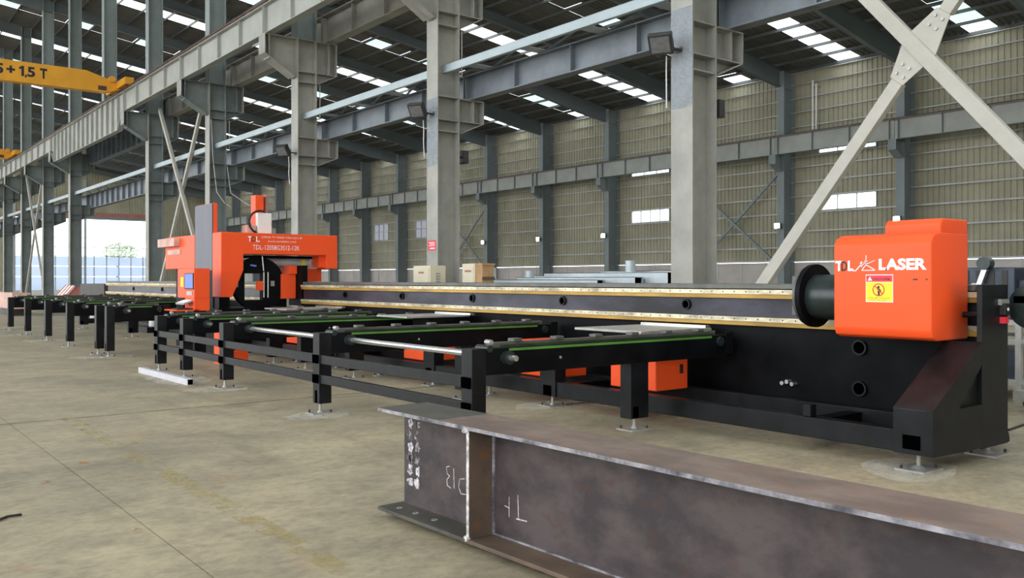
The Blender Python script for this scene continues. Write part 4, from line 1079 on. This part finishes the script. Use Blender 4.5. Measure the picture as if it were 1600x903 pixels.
ck.build('chalk_writing', 'chalk', ib)
ib.rotation_euler = (0, 0, math.radians(1.7))
for i, y in enumerate((3.9, 0.2)):
    tag(MB().box(2.92, 3.14, y - 0.08, y + 0.08, 0.0, 0.044).build('timber_packer', 'wood', None), ('dark timber packer under the stiffened end of the I-beam', 'dark timber packer under the near part of the I-beam')[i], 'timber')

# ================================================================== things behind the bed
def cabinet(x0, x1, y0, y1, zt, label, m='ivory'):
    t = thing('ivory_cabinet', ((x0 + x1) / 2, (y0 + y1) / 2, 0), label, 'cabinet')
    MB().box(x0, x1, y0, y1, 0, zt).build('body', m, t, 0.012)
    d = MB().box(x0 - 0.012, x0, y0 + 0.04, y1 - 0.04, 0.12, zt - 0.06).build('door', m, t, 0.004)
    MB().box(x0 - 0.03, x0 - 0.012, y0 + 0.08, y0 + 0.12, zt * 0.5, zt * 0.58).build('handle', 'ink', d)
    MB().box(x0 - 0.014, x0 - 0.012, (y0 + y1) / 2 - 0.12, (y0 + y1) / 2 + 0.12, zt - 0.18, zt - 0.14).build('name_plate', 'redpanel', d)
    for i in range(6): MB().box(x0 + 0.15, x1 - 0.15, y0 - 0.008, y0, zt - 0.5 + i * 0.06, zt - 0.47 + i * 0.06).build('louvre', 'zinc', t)
cabinet(10.8, 11.22, 16.78, 17.5, 1.82, 'ivory cabinet standing in front of the column with the red notice')
cabinet(10.8, 11.2, 15.07, 15.53, 1.84, 'narrow ivory cabinet beside the brown crate')
t = thing('wooden_crate', (10.95, 14.9, 0), 'brown crate beside the narrow ivory cabinet behind the bed', 'crate')
MB().box(10.8, 11.1, 14.8, 15.04, 0.0, 1.80).build('crate_box', 'card', t, 0.006)
MB().box(10.79, 11.11, 14.78, 14.80, 1.5, 1.56).build('batten', 'wood', t)
MB().box(10.79, 11.11, 14.78, 15.05, 1.80, 1.84).build('lid', 'card', t)
# trestles and galvanised sections
for i, (y, lab) in enumerate(((17.6, 'farther trestle under the galvanised sections'), (14.2, 'middle trestle under the galvanised sections'), (12.9, 'nearer trestle under the galvanised sections'))):
    t = thing('trestle', (14.3, y, 0), lab, 'trestle')
    MB().box(13.2, 15.4, y - 0.08, y + 0.08, 1.16, 1.28).build('trestle_beam', 'girt', t)
    for x in (13.4, 15.2): MB().box(x - 0.05, x + 0.05, y - 0.05, y + 0.05, 0, 1.16).build('leg', 'girt', t)
secs = [(13.4, 14.0, 18.2, 1.28, 1.50, 0.22, 'open-ended pale section at the left of the stack'), (13.75, 13.2, 17.2, 1.28, 1.56, 0.26, 'long pale section at the front of the stack'),
        (14.1, 12.6, 16.6, 1.28, 1.66, 0.24, 'tall galvanised section on the stack'), (14.5, 12.7, 15.0, 1.28, 1.70, 0.3, 'dented galvanised section at the right of the stack'),
        (14.9, 13.5, 18.0, 1.28, 1.60, 0.2, 'rear galvanised section of the stack')]
for (x, ya, yb, z0, z1, w, lab) in secs:
    t = thing('steel_section', (x, (ya + yb) / 2, z0), lab, 'section', 'galvanised sections behind the bed')
    s_ = MB(); s_.box(x - w / 2, x - w / 2 + 0.012, ya, yb, z0, z1); s_.box(x + w / 2 - 0.012, x + w / 2, ya, yb, z0, z1)
    s_.box(x - w / 2, x + w / 2, ya, yb, z1 - 0.012, z1); s_.box(x - w / 2, x + w / 2, ya, yb, z0, z0 + 0.012)
    s_.build('hollow_section', 'galv', t)
    MB().box(x - w / 2 + 0.012, x + w / 2 - 0.012, ya + 0.05, ya + 0.06, z0 + 0.012, z1 - 0.012).build('dark_end', 'void', t)
for (x, y, z0, z1, r, lab) in ((14.1, 13.8, 1.66, 1.92, 0.11, 'pale upright pipe stub on the tall section'), (13.75, 16.9, 1.56, 1.72, 0.10, 'short pipe stub on the long section'), (13.4, 17.9, 1.50, 1.80, 0.08, 'slim upright pipe stub at the left of the stack')):
    t = thing('pipe_stub', (x, y, z0), lab, 'pipe')
    MB().ring((x, y, (z0 + z1) / 2), (0, 0, 1), r, r - 0.015, z1 - z0, 18).build('pipe_wall', 'galv', t, 0, True)
    MB().ring((x, y, z0 + 0.008), (0, 0, 1), r + 0.03, r - 0.015, 0.016, 18).build('pipe_flange', 'galv', t)
# dark machinery at the right behind the end post
t = thing('lathe_machine', (12.3, 4.9, 1.0), 'dark blue machine with lever behind the headstock at right', 'machine')
MB().box(11.9, 12.6, 4.92, 5.66, 1.0, 1.66).build('machine_head', 'darkmach', t, 0.015)
MB().box(12.0, 12.95, 4.2, 4.92, 1.0, 1.50).build('machine_bed', 'darkmach', t, 0.015)
MB().box(12.1, 12.55, 4.58, 4.82, 1.50, 1.62).build('tool_box', 'darkmach', t, 0.01)
MB().bar((11.84, 5.34, 1.38), (11.84, 5.23, 1.69), 0.06, 0.06).build('lever', 'steel', t)
MB().cyl((11.78, 5.25, 1.71), (11.92, 5.25, 1.71), 0.085, 14).build('lever_head', 'bearing', t, 0, True)
MB().cyl((11.85, 5.40, 1.40), (11.9, 5.40, 1.40), 0.055, 14).build('hand_knob', 'ivory', t)
for i in range(4): MB().box(11.89, 11.9, 5.0 + i * 0.16, 5.07 + i * 0.16, 1.40, 1.62).build('cooling_slot', 'ink', t)
t = thing('steel_rack', (12.2, 4.9, 0), 'grey tube rack behind the bed end post at right', 'rack')
for (x, y) in ((11.6, 4.74), (13.0, 4.74), (11.6, 5.9), (13.0, 5.9)): MB().box(x - 0.035, x + 0.035, y - 0.035, y + 0.035, 0.0, 0.94).build('leg', 'zinc', t)
for z in (0.94, 0.72, 0.22):
    for x in (11.6, 13.0): MB().box(x - 0.03, x + 0.03, 4.15, 5.94, z, z + 0.05).build('rail', 'zinc', t)
    for y in (4.74, 5.9): MB().box(11.63, 12.97, y - 0.02, y + 0.02, z, z + 0.05).build('rail', 'zinc', t)
MB().box(11.6, 13.0, 4.15, 5.94, 0.99, 1.0).build('rack_top', 'zinc', t)
MB().box(11.66, 12.96, 4.78, 5.86, 0.27, 0.60).build('stored_box', 'darkmach', t)
t = thing('cart_castor', (11.0, 4.55, 0), 'black castor wheel on the floor at the right frame edge', 'wheel')
MB().cyl((10.75, 4.25, 0.11), (10.85, 4.25, 0.11), 0.11, 20).build('tyre', 'ink', t, 0.01, True)
MB().box(10.72, 10.88, 4.2, 4.45, 0.12, 0.24).build('fork', 'zinc', t)
tag(MB().tube([(9.3, 3.9, 0.012), (9.8, 3.95, 0.012), (10.4, 3.8, 0.012), (11.2, 3.6, 0.012)], 0.012, 6).build('floor_cable', 'ink', None), 'thin dark cable on the floor behind the end post', 'cable')
# far left stock
t = thing('bar_bundle', (11.0, 58, 0), 'bundle of pale and red bars leaning at far left', 'bundle')
for i in range(7):
    y = 52.5 + i * 0.36
    MB().bar((10.3, y, 0.3), (10.9, y - 0.5, 1.15), 0.2, 0.09, (1, 0, 0)).build('bar', 'white' if i % 2 else 'redpanel', t)
MB().box(10.6, 11.4, 52.0, 55.0, 0.0, 0.3).build('bundle_cradle', 'wood', t)
MB().box(10.9, 11.3, 52.0, 55.0, 0.3, 1.1).build('bundle_back', 'redpanel', t)
t = thing('pink_block', (6.5, 44, 0), 'pale pink block on dark skids at the left frame edge', 'block')
MB().box(6.3, 7.0, 41.5, 45.0, 0.28, 0.95).build('block_body', 'redwhite', t, 0.02)
MB().box(6.4, 6.9, 41.7, 44.8, 0.0, 0.28).build('skid', 'ink', t)
# dark cable end at lower left
tag(MB().tube([(0.55, 5.95, 0.01), (0.80, 6.2, 0.012), (0.94, 6.35, 0.012), (1.02, 6.36, 0.01)], 0.009, 6).build('loose_cable', 'ink', None), 'short black cable end on the floor at the left edge', 'cable')
